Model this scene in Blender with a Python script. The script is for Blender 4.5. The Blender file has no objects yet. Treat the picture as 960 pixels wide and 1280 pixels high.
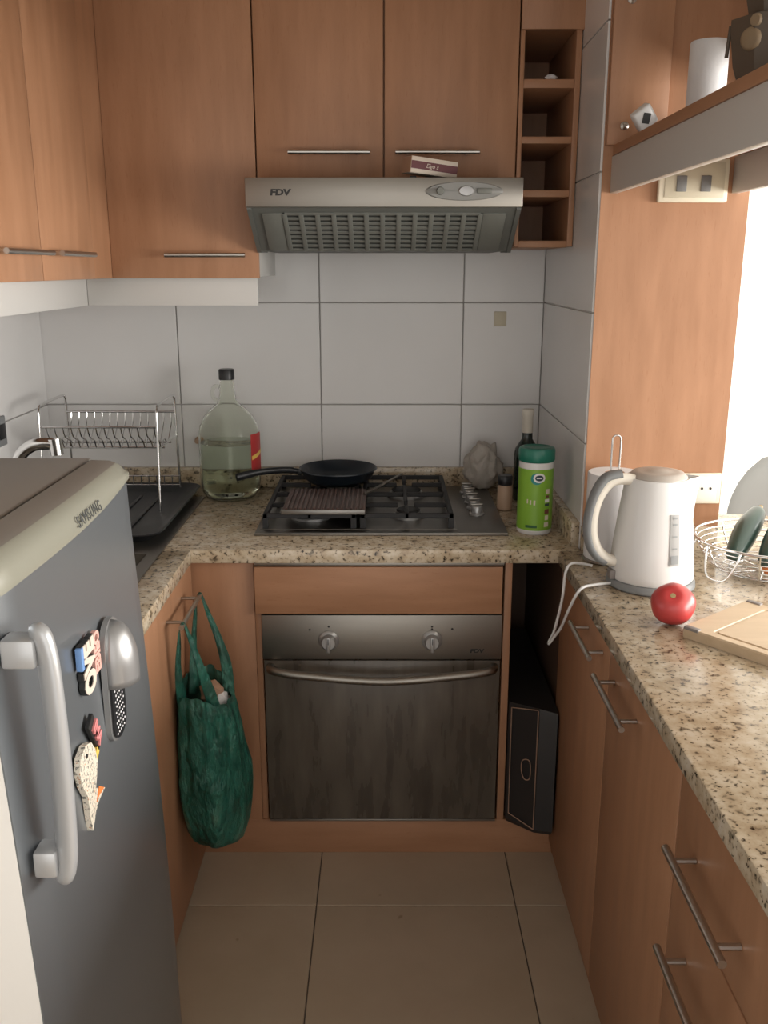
import bpy, bmesh, math, random
from mathutils import Vector, Matrix
random.seed(7)
S = bpy.context.scene
COL = S.collection
PI = math.pi
# ------------------------------------------------------------------ camera, light, exposure
PITCH = math.atan(305/1150)
EYE = 1.506
cd = bpy.data.cameras.new('camera'); cd.sensor_fit = 'HORIZONTAL'; cd.sensor_width = 36; cd.lens = 36*1150/960
cd.clip_start = 0.02
cam = bpy.data.objects.new('camera', cd); COL.objects.link(cam)
cam.location = (0, 0, EYE); cam.rotation_euler = (PI/2-PITCH, 0, 0)
S.camera = cam
W = bpy.data.worlds.new('daylight'); S.world = W; W.use_nodes = True
bg = W.node_tree.nodes['Background']; bg.inputs[0].default_value = (1.0, 0.96, 0.91, 1); bg.inputs[1].default_value = 1.5
def area_light(name, loc, target, sx, sy, power, col):
    l = bpy.data.lights.new(name, 'AREA'); l.shape = 'RECTANGLE'; l.size = sx; l.size_y = sy; l.energy = power; l.color = col
    o = bpy.data.objects.new(name, l); COL.objects.link(o); o.location = loc
    o.rotation_euler = (Vector(target)-Vector(loc)).to_track_quat('-Z', 'Y').to_euler(); return o
area_light('window_daylight', (3.1, 1.05, 1.32), (0.0, 1.05, 1.27), 3.4, 0.95, 155, (1.0, 0.96, 0.90))
vs = S.view_settings
vs.view_transform = 'Standard'; vs.look = 'None'; vs.gamma = 1; vs.use_curve_mapping = False; vs.exposure = 0.24

# ------------------------------------------------------------------ materials
def mat(name, col, rough=0.5, metal=0.0, spec=0.5, **kw):
    m = bpy.data.materials.new(name); m.use_nodes = True
    b = m.node_tree.nodes['Principled BSDF']
    b.inputs['Base Color'].default_value = (*col, 1); b.inputs['Roughness'].default_value = rough
    b.inputs['Metallic'].default_value = metal; b.inputs['Specular IOR Level'].default_value = spec
    for k, v in kw.items(): b.inputs[k.replace('_', ' ')].default_value = v
    return m
def nodes(m): return m.node_tree.nodes, m.node_tree.links, m.node_tree.nodes['Principled BSDF']
def coords(m, scale, rnd=True):
    N, L, b = nodes(m)
    tc = N.new('ShaderNodeTexCoord'); mp = N.new('ShaderNodeMapping'); mp.inputs['Scale'].default_value = scale
    L.new(tc.outputs['Object'], mp.inputs['Vector'])
    if rnd:
        oi = N.new('ShaderNodeObjectInfo'); ml = N.new('ShaderNodeMath'); ml.operation = 'MULTIPLY'; ml.inputs[1].default_value = 7
        L.new(oi.outputs['Random'], ml.inputs[0]); L.new(ml.outputs[0], mp.inputs['Location'])
    return mp.outputs['Vector']
def noise(m, vec, sc, det=4, rough=0.55):
    N, L, b = nodes(m); n = N.new('ShaderNodeTexNoise'); n.inputs['Scale'].default_value = sc
    n.inputs['Detail'].default_value = det; n.inputs['Roughness'].default_value = rough; L.new(vec, n.inputs['Vector']); return n.outputs['Fac']
def ramp(m, fac, stops):
    N, L, b = nodes(m); r = N.new('ShaderNodeValToRGB'); e = r.color_ramp.elements
    while len(e) < len(stops): e.new(0.5)
    for k, (p, c) in enumerate(stops): e[k].position = p; e[k].color = (*c, 1)
    L.new(fac, r.inputs[0]); return r.outputs[0]
def mix(m, fac, a, b_, mode='MIX'):
    N, L, b = nodes(m); x = N.new('ShaderNodeMix'); x.data_type = 'RGBA'; x.blend_type = mode
    for s, v in ((x.inputs[0], fac), (x.inputs[6], a), (x.inputs[7], b_)):
        if isinstance(v, (int, float)): s.default_value = v
        elif isinstance(v, tuple): s.default_value = (*v, 1)
        else: L.new(v, s)
    return x.outputs[2]
def setc(m, out): N, L, b = nodes(m); L.new(out, b.inputs['Base Color'])
def bump(m, fac, strength, dist=0.002):
    N, L, b = nodes(m); u = N.new('ShaderNodeBump'); u.inputs['Strength'].default_value = strength; u.inputs['Distance'].default_value = dist
    L.new(fac, u.inputs['Height']); L.new(u.outputs[0], b.inputs['Normal'])
def rough_from(m, fac, lo, hi):
    N, L, b = nodes(m); r = N.new('ShaderNodeMapRange'); r.inputs['To Min'].default_value = lo; r.inputs['To Max'].default_value = hi
    L.new(fac, r.inputs['Value']); L.new(r.outputs[0], b.inputs['Roughness'])

M = {}
def wood(name, scale, c0, c1, fl):
    m = mat(name, c1, 0.42, 0.0, 0.35); v = coords(m, scale)
    n1 = noise(m, v, 5, 5); n2 = noise(m, v, 40, 3)
    base = ramp(m, n1, ((0.32, c0), (0.68, c1)))
    fleck = ramp(m, n2, ((0.60, (1, 1, 1)), (0.72, (fl, fl*0.95, fl*0.9))))
    setc(m, mix(m, 0.8, base, fleck, 'MULTIPLY')); rough_from(m, n1, 0.36, 0.52); return m
M['wood'] = wood('beech_vertical_grain', (6, 6, 0.9), (0.335, 0.170, 0.092), (0.405, 0.213, 0.120), 0.88)
M['wood_h'] = wood('beech_horizontal_grain', (0.9, 6, 6), (0.335, 0.170, 0.092), (0.405, 0.213, 0.120), 0.88)
M['wood_y'] = wood('beech_lengthwise_grain', (6, 0.9, 6), (0.335, 0.170, 0.092), (0.405, 0.213, 0.120), 0.88)
M['board'] = wood('pale_bamboo', (0.8, 9, 9), (0.50, 0.38, 0.25), (0.58, 0.45, 0.31), 0.9)
M['niche'] = mat('dark_niche_brown', (0.10, 0.055, 0.035), 0.6)  # darker brown than the beech, for all niche insides
M['white'] = mat('white_painted_board', (0.56, 0.55, 0.53), 0.45)
M['plaster'] = mat('white_plaster', (0.78, 0.77, 0.74), 0.8)
def tile(name, col, rough):
    m = mat(name, col, rough); v = coords(m, (1, 1, 1)); n = noise(m, v, 3, 3)
    setc(m, ramp(m, n, ((0.3, tuple(c*0.94 for c in col)), (0.7, col)))); bump(m, noise(m, v, 6, 1), 0.05, 0.004); return m
M['tile'] = tile('white_glazed_tile', (0.72, 0.715, 0.71), 0.24)
M['grout'] = mat('grey_grout', (0.40, 0.385, 0.37), 0.85)
def floor_mat():
    m = mat('beige_floor_tile', (0.5, 0.42, 0.33), 0.38); v = coords(m, (1, 1, 1)); n = noise(m, v, 4, 5)
    c = ramp(m, n, ((0.3, (0.39, 0.31, 0.225)), (0.7, (0.45, 0.365, 0.275))))
    n2 = noise(m, v, 18, 2); sp = ramp(m, n2, ((0.76, (1, 1, 1)), (0.80, (0.7, 0.66, 0.6))))
    setc(m, mix(m, 1.0, c, sp, 'MULTIPLY')); rough_from(m, n, 0.3, 0.5); return m
M['floor'] = floor_mat()
M['floor_grout'] = mat('dark_floor_grout', (0.12, 0.095, 0.075), 0.9)
def granite(name, tint):
    m = mat(name, (0.5, 0.4, 0.28), 0.16); v = coords(m, (1, 1, 1), False)
    a = noise(m, v, 30, 4, 0.6)
    base = ramp(m, a, ((0.28, (0.26*tint, 0.19*tint, 0.12*tint)), (0.45, (0.40*tint, 0.32*tint, 0.22*tint)), (0.62, (0.50*tint, 0.43*tint, 0.33*tint)), (0.8, (0.56*tint, 0.52*tint, 0.45*tint))))
    b_ = noise(m, v, 120, 3, 0.65); c_ = noise(m, v, 60, 2, 0.6)
    dark = ramp(m, b_, ((0.34, (0.10, 0.09, 0.08)), (0.42, (1, 1, 1))))
    gry = ramp(m, c_, ((0.33, (0.36, 0.37, 0.38)), (0.42, (1, 1, 1))))
    setc(m, mix(m, 0.9, mix(m, 0.9, base, dark, 'MULTIPLY'), gry, 'MULTIPLY')); return m
M['granite'] = granite('speckled_beige_granite', 1.12)
def brushed(name, col, rough, scale=(2, 200, 200)):
    m = mat(name, col, rough, 1.0); v = coords(m, scale, False); n = noise(m, v, 3, 2); rough_from(m, n, rough-0.07, rough+0.09); return m
M['steel'] = brushed('brushed_stainless', (0.29, 0.272, 0.245), 0.40)
M['steel_dark'] = brushed('smudged_stainless', (0.24, 0.23, 0.215), 0.38)
M['chrome'] = mat('chrome_wire', (0.72, 0.72, 0.72), 0.12, 1.0)
M['bar'] = mat('satin_nickel', (0.52, 0.50, 0.47), 0.3, 1.0)
M['black'] = mat('black_plastic', (0.012, 0.013, 0.015), 0.4)
M['iron'] = mat('cast_iron', (0.014, 0.014, 0.015), 0.62)
M['grey_plastic'] = mat('grey_hood_plastic', (0.115, 0.12, 0.11), 0.5)
M['hood_dark'] = mat('dark_filter_void', (0.03, 0.032, 0.03), 0.7)
M['hood_rib'] = mat('grey_filter_rib', (0.15, 0.155, 0.14), 0.5)
M['oval'] = mat('dull_grey_lens', (0.20, 0.20, 0.19), 0.35)
M['oven_glass'] = mat('mottled_oven_glass', (0.035, 0.03, 0.026), 0.18)
def ovg():
    m = M['oven_glass']; v = coords(m, (9, 9, 1.6), False); n = noise(m, v, 3, 4)
    setc(m, ramp(m, n, ((0.3, (0.055, 0.045, 0.036)), (0.75, (0.13, 0.11, 0.086))))); rough_from(m, n, 0.16, 0.42)  # streaky mottling from dark to mid grey brown
ovg()
M['fridge'] = mat('silver_fridge_door', (0.30, 0.325, 0.35), 0.33, 0.75)
M['fridge_body'] = mat('grey_fridge_body', (0.20, 0.185, 0.165), 0.42)
M['cream'] = mat('aged_cream_plastic', (0.25, 0.245, 0.20), 0.38)
M['door_edge'] = mat('pale_door_edge', (0.86, 0.84, 0.80), 0.45)
M['handle_silver'] = mat('pale_silver_plastic', (0.50, 0.51, 0.52), 0.32, 0.5)
M['gauge'] = mat('smoky_gauge', (0.30, 0.30, 0.295), 0.3)
M['cream_white'] = mat('cream_enamel', (0.72, 0.68, 0.60), 0.4)
M['silver_plastic'] = mat('silver_plastic', (0.36, 0.36, 0.36), 0.32, 0.6)
M['white_gloss'] = mat('white_gloss_plastic', (0.70, 0.70, 0.695), 0.25)
M['grey_lid'] = mat('grey_rubber', (0.20, 0.21, 0.215), 0.45)
M['taupe'] = mat('taupe_lid', (0.42, 0.38, 0.34), 0.4)
M['paper'] = mat('white_paper', (0.72, 0.72, 0.73), 0.9)
bump(M['paper'], noise(M['paper'], coords(M['paper'], (1, 1, 1)), 140, 2), 0.25, 0.002)
M['tomato'] = mat('ripe_tomato_skin', (0.47, 0.05, 0.05), 0.3)
M['stem'] = mat('dry_stem', (0.35, 0.25, 0.12), 0.7)
M['tag_grey'] = mat('grey_rubber_pad', (0.22, 0.20, 0.19), 0.6)
M['veg'] = mat('dark_green_skin', (0.028, 0.055, 0.045), 0.28)
M['orange'] = mat('orange_skin', (0.75, 0.22, 0.06), 0.45)
M['glass'] = mat('clear_jug_glass', (0.93, 0.95, 0.90), 0.06, Transmission_Weight=1.0, IOR=1.12)
M['water'] = mat('still_water', (0.90, 0.93, 0.84), 0.0, Transmission_Weight=1.0, IOR=1.2)
M['green_glass'] = mat('dark_bottle_glass', (0.012, 0.02, 0.016), 0.12)
M['red'] = mat('red_paper_label', (0.42, 0.035, 0.035), 0.5)
M['yellow'] = mat('yellow_print', (0.75, 0.50, 0.10), 0.5)
M['teal'] = mat('teal_plastic_lid', (0.012, 0.15, 0.105), 0.35)
M['lime'] = mat('lime_green_label', (0.20, 0.40, 0.035), 0.4)
M['dark_green'] = mat('dark_green_print', (0.02, 0.10, 0.03), 0.5)
M['navy'] = mat('navy_print', (0.012, 0.03, 0.05), 0.4)
M['teal_print'] = mat('teal_print', (0.01, 0.22, 0.20), 0.4)
M['brown_pr'] = mat('brown_print', (0.16, 0.05, 0.04), 0.5)
M['maroon'] = mat('maroon_print', (0.11, 0.022, 0.028), 0.5)
M['card'] = mat('pale_card', (0.62, 0.54, 0.46), 0.7)
M['card_tan'] = mat('tan_card', (0.40, 0.25, 0.17), 0.7)
M['plastic_bag'] = mat('green_bag_film', (0.022, 0.13, 0.095), 0.32, Alpha=0.8)
setc(M['plastic_bag'], ramp(M['plastic_bag'], noise(M['plastic_bag'], coords(M['plastic_bag'], (1, 1, 0.6), False), 22, 4), ((0.35, (0.012, 0.085, 0.062)), (0.58, (0.03, 0.17, 0.125)), (0.72, (0.13, 0.27, 0.20)))))
bump(M['plastic_bag'], noise(M['plastic_bag'], coords(M['plastic_bag'], (1, 1, 0.5), False), 38, 4), 1.0, 0.03)
M['clear_bag'] = mat('cloudy_bag_film', (0.50, 0.46, 0.41), 0.35, Alpha=0.72)
bump(M['clear_bag'], noise(M['clear_bag'], coords(M['clear_bag'], (1, 1, 1), False), 45, 3), 0.8, 0.01)
M['beige_jar'] = mat('beige_ceramic', (0.42, 0.29, 0.20), 0.5)
M['griddle'] = mat('brown_griddle_coating', (0.085, 0.045, 0.035), 0.45)
M['pan'] = mat('nonstick_coating', (0.012, 0.018, 0.026), 0.35)
M['vinyl'] = mat('black_vinyl', (0.02, 0.018, 0.018), 0.45)
M['seam'] = mat('worn_tan_seam', (0.30, 0.19, 0.13), 0.7)
M['bronze'] = mat('dark_brown_ceramic', (0.085, 0.062, 0.042), 0.55)
M['bronze_lt'] = mat('ochre_relief', (0.24, 0.17, 0.10), 0.6)
M['switch_grey'] = mat('grey_switch_key', (0.17, 0.17, 0.17), 0.5)
M['ivory'] = mat('ivory_switch_plate', (0.72, 0.66, 0.52), 0.4)
M['sticker'] = mat('yellowed_plastic', (0.55, 0.50, 0.38), 0.5)
M['pink'] = mat('pink_enamel', (0.72, 0.40, 0.34), 0.4)
M['blue'] = mat('blue_enamel', (0.16, 0.30, 0.58), 0.4)
M['salmon'] = mat('salmon_enamel', (0.70, 0.25, 0.25), 0.4)
def fishm():
    m = mat('mottled_fish_enamel', (0.65, 0.6, 0.52), 0.5); v = coords(m, (1, 1, 1), False); n = noise(m, v, 190, 2)
    setc(m, ramp(m, n, ((0.38, (0.16, 0.15, 0.13)), (0.47, (0.66, 0.6, 0.5)), (0.62, (0.72, 0.66, 0.56)), (0.68, (0.45, 0.2, 0.08))))); return m
M['fish'] = fishm()
M['grey_text'] = mat('grey_print', (0.07, 0.075, 0.075), 0.5)
M['ink'] = mat('black_print', (0.012, 0.012, 0.012), 0.5)
M['chair'] = mat('pale_shell_plastic', (0.22, 0.225, 0.225), 0.4)
M['dots'] = mat('white_dots', (0.8, 0.8, 0.8), 0.5)

# ------------------------------------------------------------------ mesh helpers
def NB(): return bmesh.new()
def box(bm, x0, x1, y0, y1, z0, z1, bev=0.0, seg=2):
    vs_ = [bm.verts.new((x, y, z)) for x in (x0, x1) for y in (y0, y1) for z in (z0, z1)]
    fs = [(0, 1, 3, 2), (4, 6, 7, 5), (0, 4, 5, 1), (2, 3, 7, 6), (0, 2, 6, 4), (1, 5, 7, 3)]
    faces = [bm.faces.new([vs_[i] for i in f]) for f in fs]
    if bev > 0:
        ed = list({e for f in faces for e in f.edges})
        bmesh.ops.bevel(bm, geom=ed, offset=bev, segments=seg, affect='EDGES', profile=0.5)
    return bm
def tube(bm, pts, r, seg=8, closed=False, flat=1.0):
    pts = [Vector(p) for p in pts]; n = len(pts); rings = []; rr = r if isinstance(r, (list, tuple)) else [r]*n
    prev = None
    for i in range(n):
        a = pts[(i-1) % n] if (closed or i > 0) else pts[i]; b = pts[(i+1) % n] if (closed or i < n-1) else pts[i]
        t = (b-a).normalized()
        if prev is None:
            u = t.orthogonal().normalized()
            if abs(t.z) < 0.9: u = (Vector((0, 0, 1)) - t*t.z).normalized()
        else:
            u = (prev - t*prev.dot(t)).normalized()
        prev = u; v = t.cross(u)
        rings.append([bm.verts.new(pts[i] + u*math.cos(2*PI*k/seg)*rr[i] + v*math.sin(2*PI*k/seg)*rr[i]*flat) for k in range(seg)])
    for i in range(n if closed else n-1):
        A, B = rings[i], rings[(i+1) % n]
        for k in range(seg): bm.faces.new((A[k], A[(k+1) % seg], B[(k+1) % seg], B[k]))
    if not closed:
        bm.faces.new(rings[0][::-1]); bm.faces.new(rings[-1])
    return bm
def smooth_path(pts, n=6, closed=False):
    P = [Vector(p) for p in pts]; out = []; m = len(P)
    for i in range(m if closed else m-1):
        if closed: p0, p1, p2, p3 = P[(i-1) % m], P[i], P[(i+1) % m], P[(i+2) % m]
        else: p0, p1, p2, p3 = P[max(i-1, 0)], P[i], P[i+1], P[min(i+2, m-1)]
        for k in range(n):
            t = k/n
            out.append(0.5*((2*p1)+(p2-p0)*t+(2*p0-5*p1+4*p2-p3)*t*t+(3*p1-p0-3*p2+p3)*t*t*t))
    if not closed: out.append(P[-1])
    return out
def lathe(bm, prof, c, seg=32, axis='Z', sx=1.0, sy=1.0):
    rings = []
    def pt(r, h, a):
        x, y = r*math.cos(a)*sx, r*math.sin(a)*sy
        v = {'Z': (x, y, h), 'Y': (x, h, y), 'X': (h, x, y)}[axis]
        return (c[0]+v[0], c[1]+v[1], c[2]+v[2])
    for r, h in prof:
        if r < 1e-6: rings.append([bm.verts.new(pt(0, h, 0))])
        else: rings.append([bm.verts.new(pt(r, h, 2*PI*k/seg)) for k in range(seg)])
    for A, B in zip(rings, rings[1:]):
        for k in range(seg):
            k2 = (k+1) % seg
            if len(A) == 1 and len(B) == 1: continue
            if len(A) == 1: bm.faces.new((A[0], B[k2], B[k]))
            elif len(B) == 1: bm.faces.new((A[k], A[k2], B[0]))
            else: bm.faces.new((A[k], A[k2], B[k2], B[k]))
    return bm
def prism(bm, poly, axis, a0, a1):
    def pt(p, a): return {'X': (a, p[0], p[1]), 'Y': (p[0], a, p[1]), 'Z': (p[0], p[1], a)}[axis]
    A = [bm.verts.new(pt(p, a0)) for p in poly]; B = [bm.verts.new(pt(p, a1)) for p in poly]; n = len(poly)
    bm.faces.new(A[::-1]); bm.faces.new(B)
    for k in range(n): bm.faces.new((A[k], A[(k+1) % n], B[(k+1) % n], B[k]))
    return bm
def xform(bm, mtx):
    bmesh.ops.transform(bm, matrix=mtx, verts=bm.verts); return bm
def frame(o, right, up):
    r = Vector(right).normalized(); u = Vector(up).normalized(); n = r.cross(u)
    return Matrix(((r.x, u.x, n.x, o[0]), (r.y, u.y, n.y, o[1]), (r.z, u.z, n.z, o[2]), (0, 0, 0, 1)))
def text_bm(body, size, ext, sx=1.0, shear=0.0, off=0.0, space=1.0):
    cu = bpy.data.curves.new('lettering', 'FONT'); cu.body = body; cu.size = size; cu.extrude = ext/2; cu.align_x = 'CENTER'; cu.align_y = 'CENTER'
    cu.shear = shear; cu.offset = off; cu.resolution_u = 3; cu.space_character = space
    o = bpy.data.objects.new('lettering', cu); COL.objects.link(o)
    me = bpy.data.meshes.new_from_object(o.evaluated_get(bpy.context.evaluated_depsgraph_get()))
    bm = NB(); bm.from_mesh(me); bpy.data.objects.remove(o); bpy.data.curves.remove(cu); bpy.data.meshes.remove(me)
    return xform(bm, Matrix.Translation((0, 0, ext/2)) @ Matrix.Diagonal((sx, 1, 1, 1)))
def mesh(name, bm, smooth=40):
    bmesh.ops.recalc_face_normals(bm, faces=bm.faces)
    me = bpy.data.meshes.new(name); bm.to_mesh(me); bm.free()
    if smooth:
        for p in me.polygons: p.use_smooth = True
        me.set_sharp_from_angle(angle=math.radians(smooth))
    return me
def org(o):
    v = Vector((0, 0, 0))
    while o is not None: v += o.location; o = o.parent
    return v
def obj(name, bm, m, parent=None, smooth=40, label=None, at=None):
    """bm is in world coordinates; the object's origin goes to `at` (or its parent's origin)."""
    base = Vector(at) if at is not None else (org(parent) if parent else Vector((0, 0, 0)))
    bmesh.ops.translate(bm, vec=-base, verts=bm.verts)
    o = bpy.data.objects.new(name, mesh(name, bm, smooth)); COL.objects.link(o)
    o.data.materials.append(M[m] if isinstance(m, str) else m)
    if parent: o.parent = parent; o.location = base - org(parent)
    else: o.location = base
    if label: o['label'] = label
    return o
def inst(name, me, m, parent, loc):
    o = bpy.data.objects.new(name, me); COL.objects.link(o); o.parent = parent; o.location = Vector(loc)-org(parent)
    if not me.materials: me.materials.append(M[m])
    return o
def thing(name, loc, label, cat, group=None):
    o = bpy.data.objects.new(name, None); COL.objects.link(o); o.location = loc; o.empty_display_size = 0.05
    return tag(o, label, cat, group)
def tag(o, label, cat, group=None):
    o['label'] = label; o['category'] = cat
    if group: o['group'] = group
    return o
def struct(name, bm, m, smooth=0):
    o = obj(name, bm, m, None, smooth); o['kind'] = 'structure'; return o

# ------------------------------------------------------------------ the room
CT = 0.85                      # worktop height
YB = 2.80                      # back wall
XL = -1.03                     # left wall
XR = 0.48                      # tiled face of the right stub wall
YP = 2.14                      # face of the timber panel
TZ, TW = 0.303, 0.427
struct('floor', box(NB(), -1.2, 3.2, -1.3, 3.7, -0.12, -0.004), 'floor_grout')
FL = bpy.data.objects['floor']
fx0, fy0, fs = -0.165-0.487*3, 1.927-0.487*6, 0.487
tm = mesh('floor_tile', box(NB(), 0.0015, fs-0.0015, 0.0015, fs-0.0015, -0.008, 0.0, 0.001, 1), 0)
for i in range(9):
    for j in range(8):
        x, y = fx0+i*fs, fy0+j*fs
        if x > 3.0 or x < -1.4: continue
        inst('floor_tile', tm, 'floor', FL, (x, y, 0))
struct('ceiling', box(NB(), -1.2, 3.2, -1.3, 3.7, 2.42, 2.5), 'plaster')
struct('wall_back', box(NB(), -1.2, XR, YB, YB+0.1, 0, 2.42), 'grout')
struct('wall_left', box(NB(), XL-0.1, XL, -1.3, YB, 0, 2.42), 'grout')
struct('wall_right', box(NB(), XR, 0.805, YP, 3.6, 0, 2.42), 'plaster')
struct('wall_far', box(NB(), 0.805, 3.2, 3.6, 3.7, 0, 2.42), 'plaster')
struct('wall_window', box(NB(), 3.2, 3.3, -1.3, 3.7, 0, 0.85), 'plaster')
struct('wall_header_baffle', box(NB(), 0.795, 0.86, -0.3, YP, 1.87, 2.42), 'plaster')  # unseen wall over the shelf, lower edge shaped to limit the light
struct('wall_light_block', box(NB(), 0.795, 0.86, -1.3, -0.3, 0, 2.42), 'plaster')  # unseen wall added to keep window light off the space behind the camera
TG, TT = 0.0016, 0.006
def wall_tiles(wall, axis, a_lines, z_lines, face, sign):
    for a0, a1 in zip(a_lines, a_lines[1:]):
        for z0, z1 in zip(z_lines, z_lines[1:]):
            if axis == 'X': b = box(NB(), a0+TG, a1-TG, min(face, face+sign*TT), max(face, face+sign*TT), z0+TG, z1-TG, 0.0012, 1)
            else: b = box(NB(), min(face, face+sign*TT), max(face, face+sign*TT), a0+TG, a1-TG, z0+TG, z1-TG, 0.0012, 1)
            obj('wall_tile', b, 'tile', bpy.data.objects[wall], 30)
zl = [1.104-0.303*1, 1.104, 1.407, 1.71, 2.013, 2.316, 2.42]
wall_tiles('wall_back', 'X', [XL, -0.191-0.427, -0.191, 0.236, XR-0.006], zl, YB, -1)
wall_tiles('wall_left', 'Y', [1.52, 1.947, 2.374, YB-0.006], zl, XL, 1)
wall_tiles('wall_right', 'Y', [YP+0.002, YB-0.006], zl, XR, -1)
WF = YB-TT                      # tile face

# ------------------------------------------------------------------ worktops
b = NB()
box(b, XL+TT, XR-TT, 2.115, WF, CT-0.034, CT, 0.004)
for x0, x1, y0, y1 in ((-0.565, -0.465, 1.52, 2.1145), (XL+TT, -0.935, 1.52, 2.1145), (-0.935, -0.565, 1.52, 1.60), (-0.935, -0.565, 2.085, 2.1145)):
    box(b, x0, x1, y0, y1, CT-0.034, CT, 0.0 if y0 != 1.52 or x0 != -0.565 else 0.003)
ct = obj('worktop', b, 'granite', None, 30, at=(-0.3, 2.45, CT-0.034))
tag(ct, 'brown speckled granite worktop running under the hob and sink', 'worktop')
obj('upstand', box(NB(), XL+TT+0.02, XR-TT-0.02, WF-0.02, WF, CT, 0.911, 0.002), 'granite', ct)
obj('upstand', box(NB(), XR-TT-0.02, XR-TT, YP+0.005, WF, CT, 0.911, 0.002), 'granite', ct)
obj('upstand', box(NB(), XL+TT, XL+TT+0.02, 1.52, WF, CT, 0.911, 0.002), 'granite', ct)
b = NB(); box(b, 0.42, 1.05, 0.25, YP-0.026, CT-0.034, CT, 0.004); box(b, 0.81, 1.05, YP-0.0262, 2.45, CT-0.034, CT, 0.002)
rt = tag(obj('worktop', b, 'granite', None, 30, at=(0.7, 1.2, CT-0.034)), 'sunlit speckled granite bar top beneath the kettle and tomato', 'worktop')
obj('upstand', box(NB(), 0.475, 0.80, YP-0.023, YP-0.002, CT-0.02, 0.905, 0.002), 'granite', rt)

# ------------------------------------------------------------------ bar handles
def bar_handle(parent, p0, p1, out, r=0.0055, inset=0.03):
    p0, p1, out = Vector(p0), Vector(p1), Vector(out); d = (p1-p0).normalized()
    b = NB(); tube(b, [p0+out, p1+out], r, 12)
    for q in (p0+d*inset, p1-d*inset): tube(b, [q+out*0.02, q+out], r*0.75, 8)
    return obj('handle', b, 'bar', parent, 40, label='satin metal bar handle')

# ------------------------------------------------------------------ upper cabinets
UF = 2.40; UT = 2.30
def body(name, parent, x0, x1, y0, y1, z0, z1, m='wood'): return obj(name, box(NB(), x0, x1, y0, y1, z0, z1, 0.001, 1), m, parent, 30)
c = thing('corner_wall_cabinet', (-0.5, 2.6, 1.48), 'beech wall cabinet left of the hood with one wide door over a white rail', 'cabinet')
body('carcass', c, -0.682, -0.319, UF+0.02, WF, 1.484, UT, 'white')
d = obj('door', box(NB(), -0.686, -0.3155, UF, UF+0.019, 1.481, UT, 0.0015), 'wood', c, 30)
bar_handle(d, (-0.545, UF, 1.537), (-0.345, UF, 1.537), (0, -0.03, 0))
obj('light_rail', box(NB(), -0.762, -0.325, UF+0.03, UF+0.048, 1.412, 1.4835, 0.001), 'white', c, 30, label='white rail below the door')
c = thing('side_wall_cabinet', (-0.85, 1.9, 1.48), 'beech wall cabinet on the left wall with two narrow doors', 'cabinet')
body('carcass', c, XL+TT, -0.70, 1.52, WF, 1.484, UT)
body('filler_strip', c, -0.70, -0.6865, 2.243, UF+0.015, 1.481, UT)
for y0, y1, h0, h1 in ((1.903, 2.241, 1.93, 2.15), (1.562, 1.899, 1.646, 1.879)):
    d = obj('door', box(NB(), -0.70, -0.681, y0, y1, 1.481, UT, 0.0015), 'wood', c, 30)
    bar_handle(d, (-0.681, h0, 1.535), (-0.681, h1, 1.535), (0.031, 0, 0))
obj('light_rail', box(NB(), -0.78, -0.763, 1.53, UF+0.048, 1.412, 1.4835, 0.001), 'white', c, 30, label='white rail below the doors')
c = thing('hood_wall_cabinet', (0.0, 2.6, 1.72), 'beech wall cabinet above the extractor hood with two doors', 'cabinet')
body('carcass', c, -0.316, 0.324, UF+0.02, WF, 1.71, UT)
for x0, x1, h0, h1 in ((-0.312, -0.0025, -0.232, -0.034), (0.0015, 0.322, 0.028, 0.231)):
    d = obj('door', box(NB(), x0, x1, UF, UF+0.019, 1.707, UT, 0.0015), 'wood', c, 30)
    bar_handle(d, (h0, UF, 1.777), (h1, UF, 1.777), (0, -0.03, 0))
# bottle rack
c = thing('bottle_rack', (0.4, 2.6, 1.56), 'narrow beech open rack of four square pigeonholes beside the hood', 'shelf')
for x0, x1 in ((0.3255, 0.336), (0.458, 0.472)): obj('side_panel', box(NB(), x0, x1, UF+0.002, WF, 1.558, 2.056, 0.001), 'wood', c, 30)
for z0, z1 in ((1.556, 1.572), (1.676, 1.692), (1.80, 1.816), (1.925, 1.945)):
    obj('shelf_board', box(NB(), 0.336, 0.458, UF+0.004, WF-0.01, z0, z1, 0.001), 'wood_h', c, 30)
obj('back_panel', box(NB(), 0.336, 0.458, WF-0.01, WF-0.004, 1.572, 2.056), 'wood', c, 0)
obj('top_front', box(NB(), 0.3255, 0.476, UF-0.006, UF+0.014, 2.052, UT, 0.0015), 'wood', c, 30)
obj('top_carcass', box(NB(), 0.33, 0.47, UF+0.0145, WF, 2.0565, UT), 'wood', c, 0)
t = tag(obj('paper_scrap', xform(lathe(NB(), [(0, 0), (0.012, 0.003), (0.016, 0.008), (0.008, 0.014), (0, 0.016)], (0, 0, 0), 7), Matrix.Translation((0.405, 2.43, 1.945)) @ Matrix.Diagonal((1.1, 0.8, 1, 1))), 'paper', None, 0, at=(0.405, 2.43, 1.945)), 'small crumpled white scrap in the top pigeonhole', 'paper')

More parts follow.
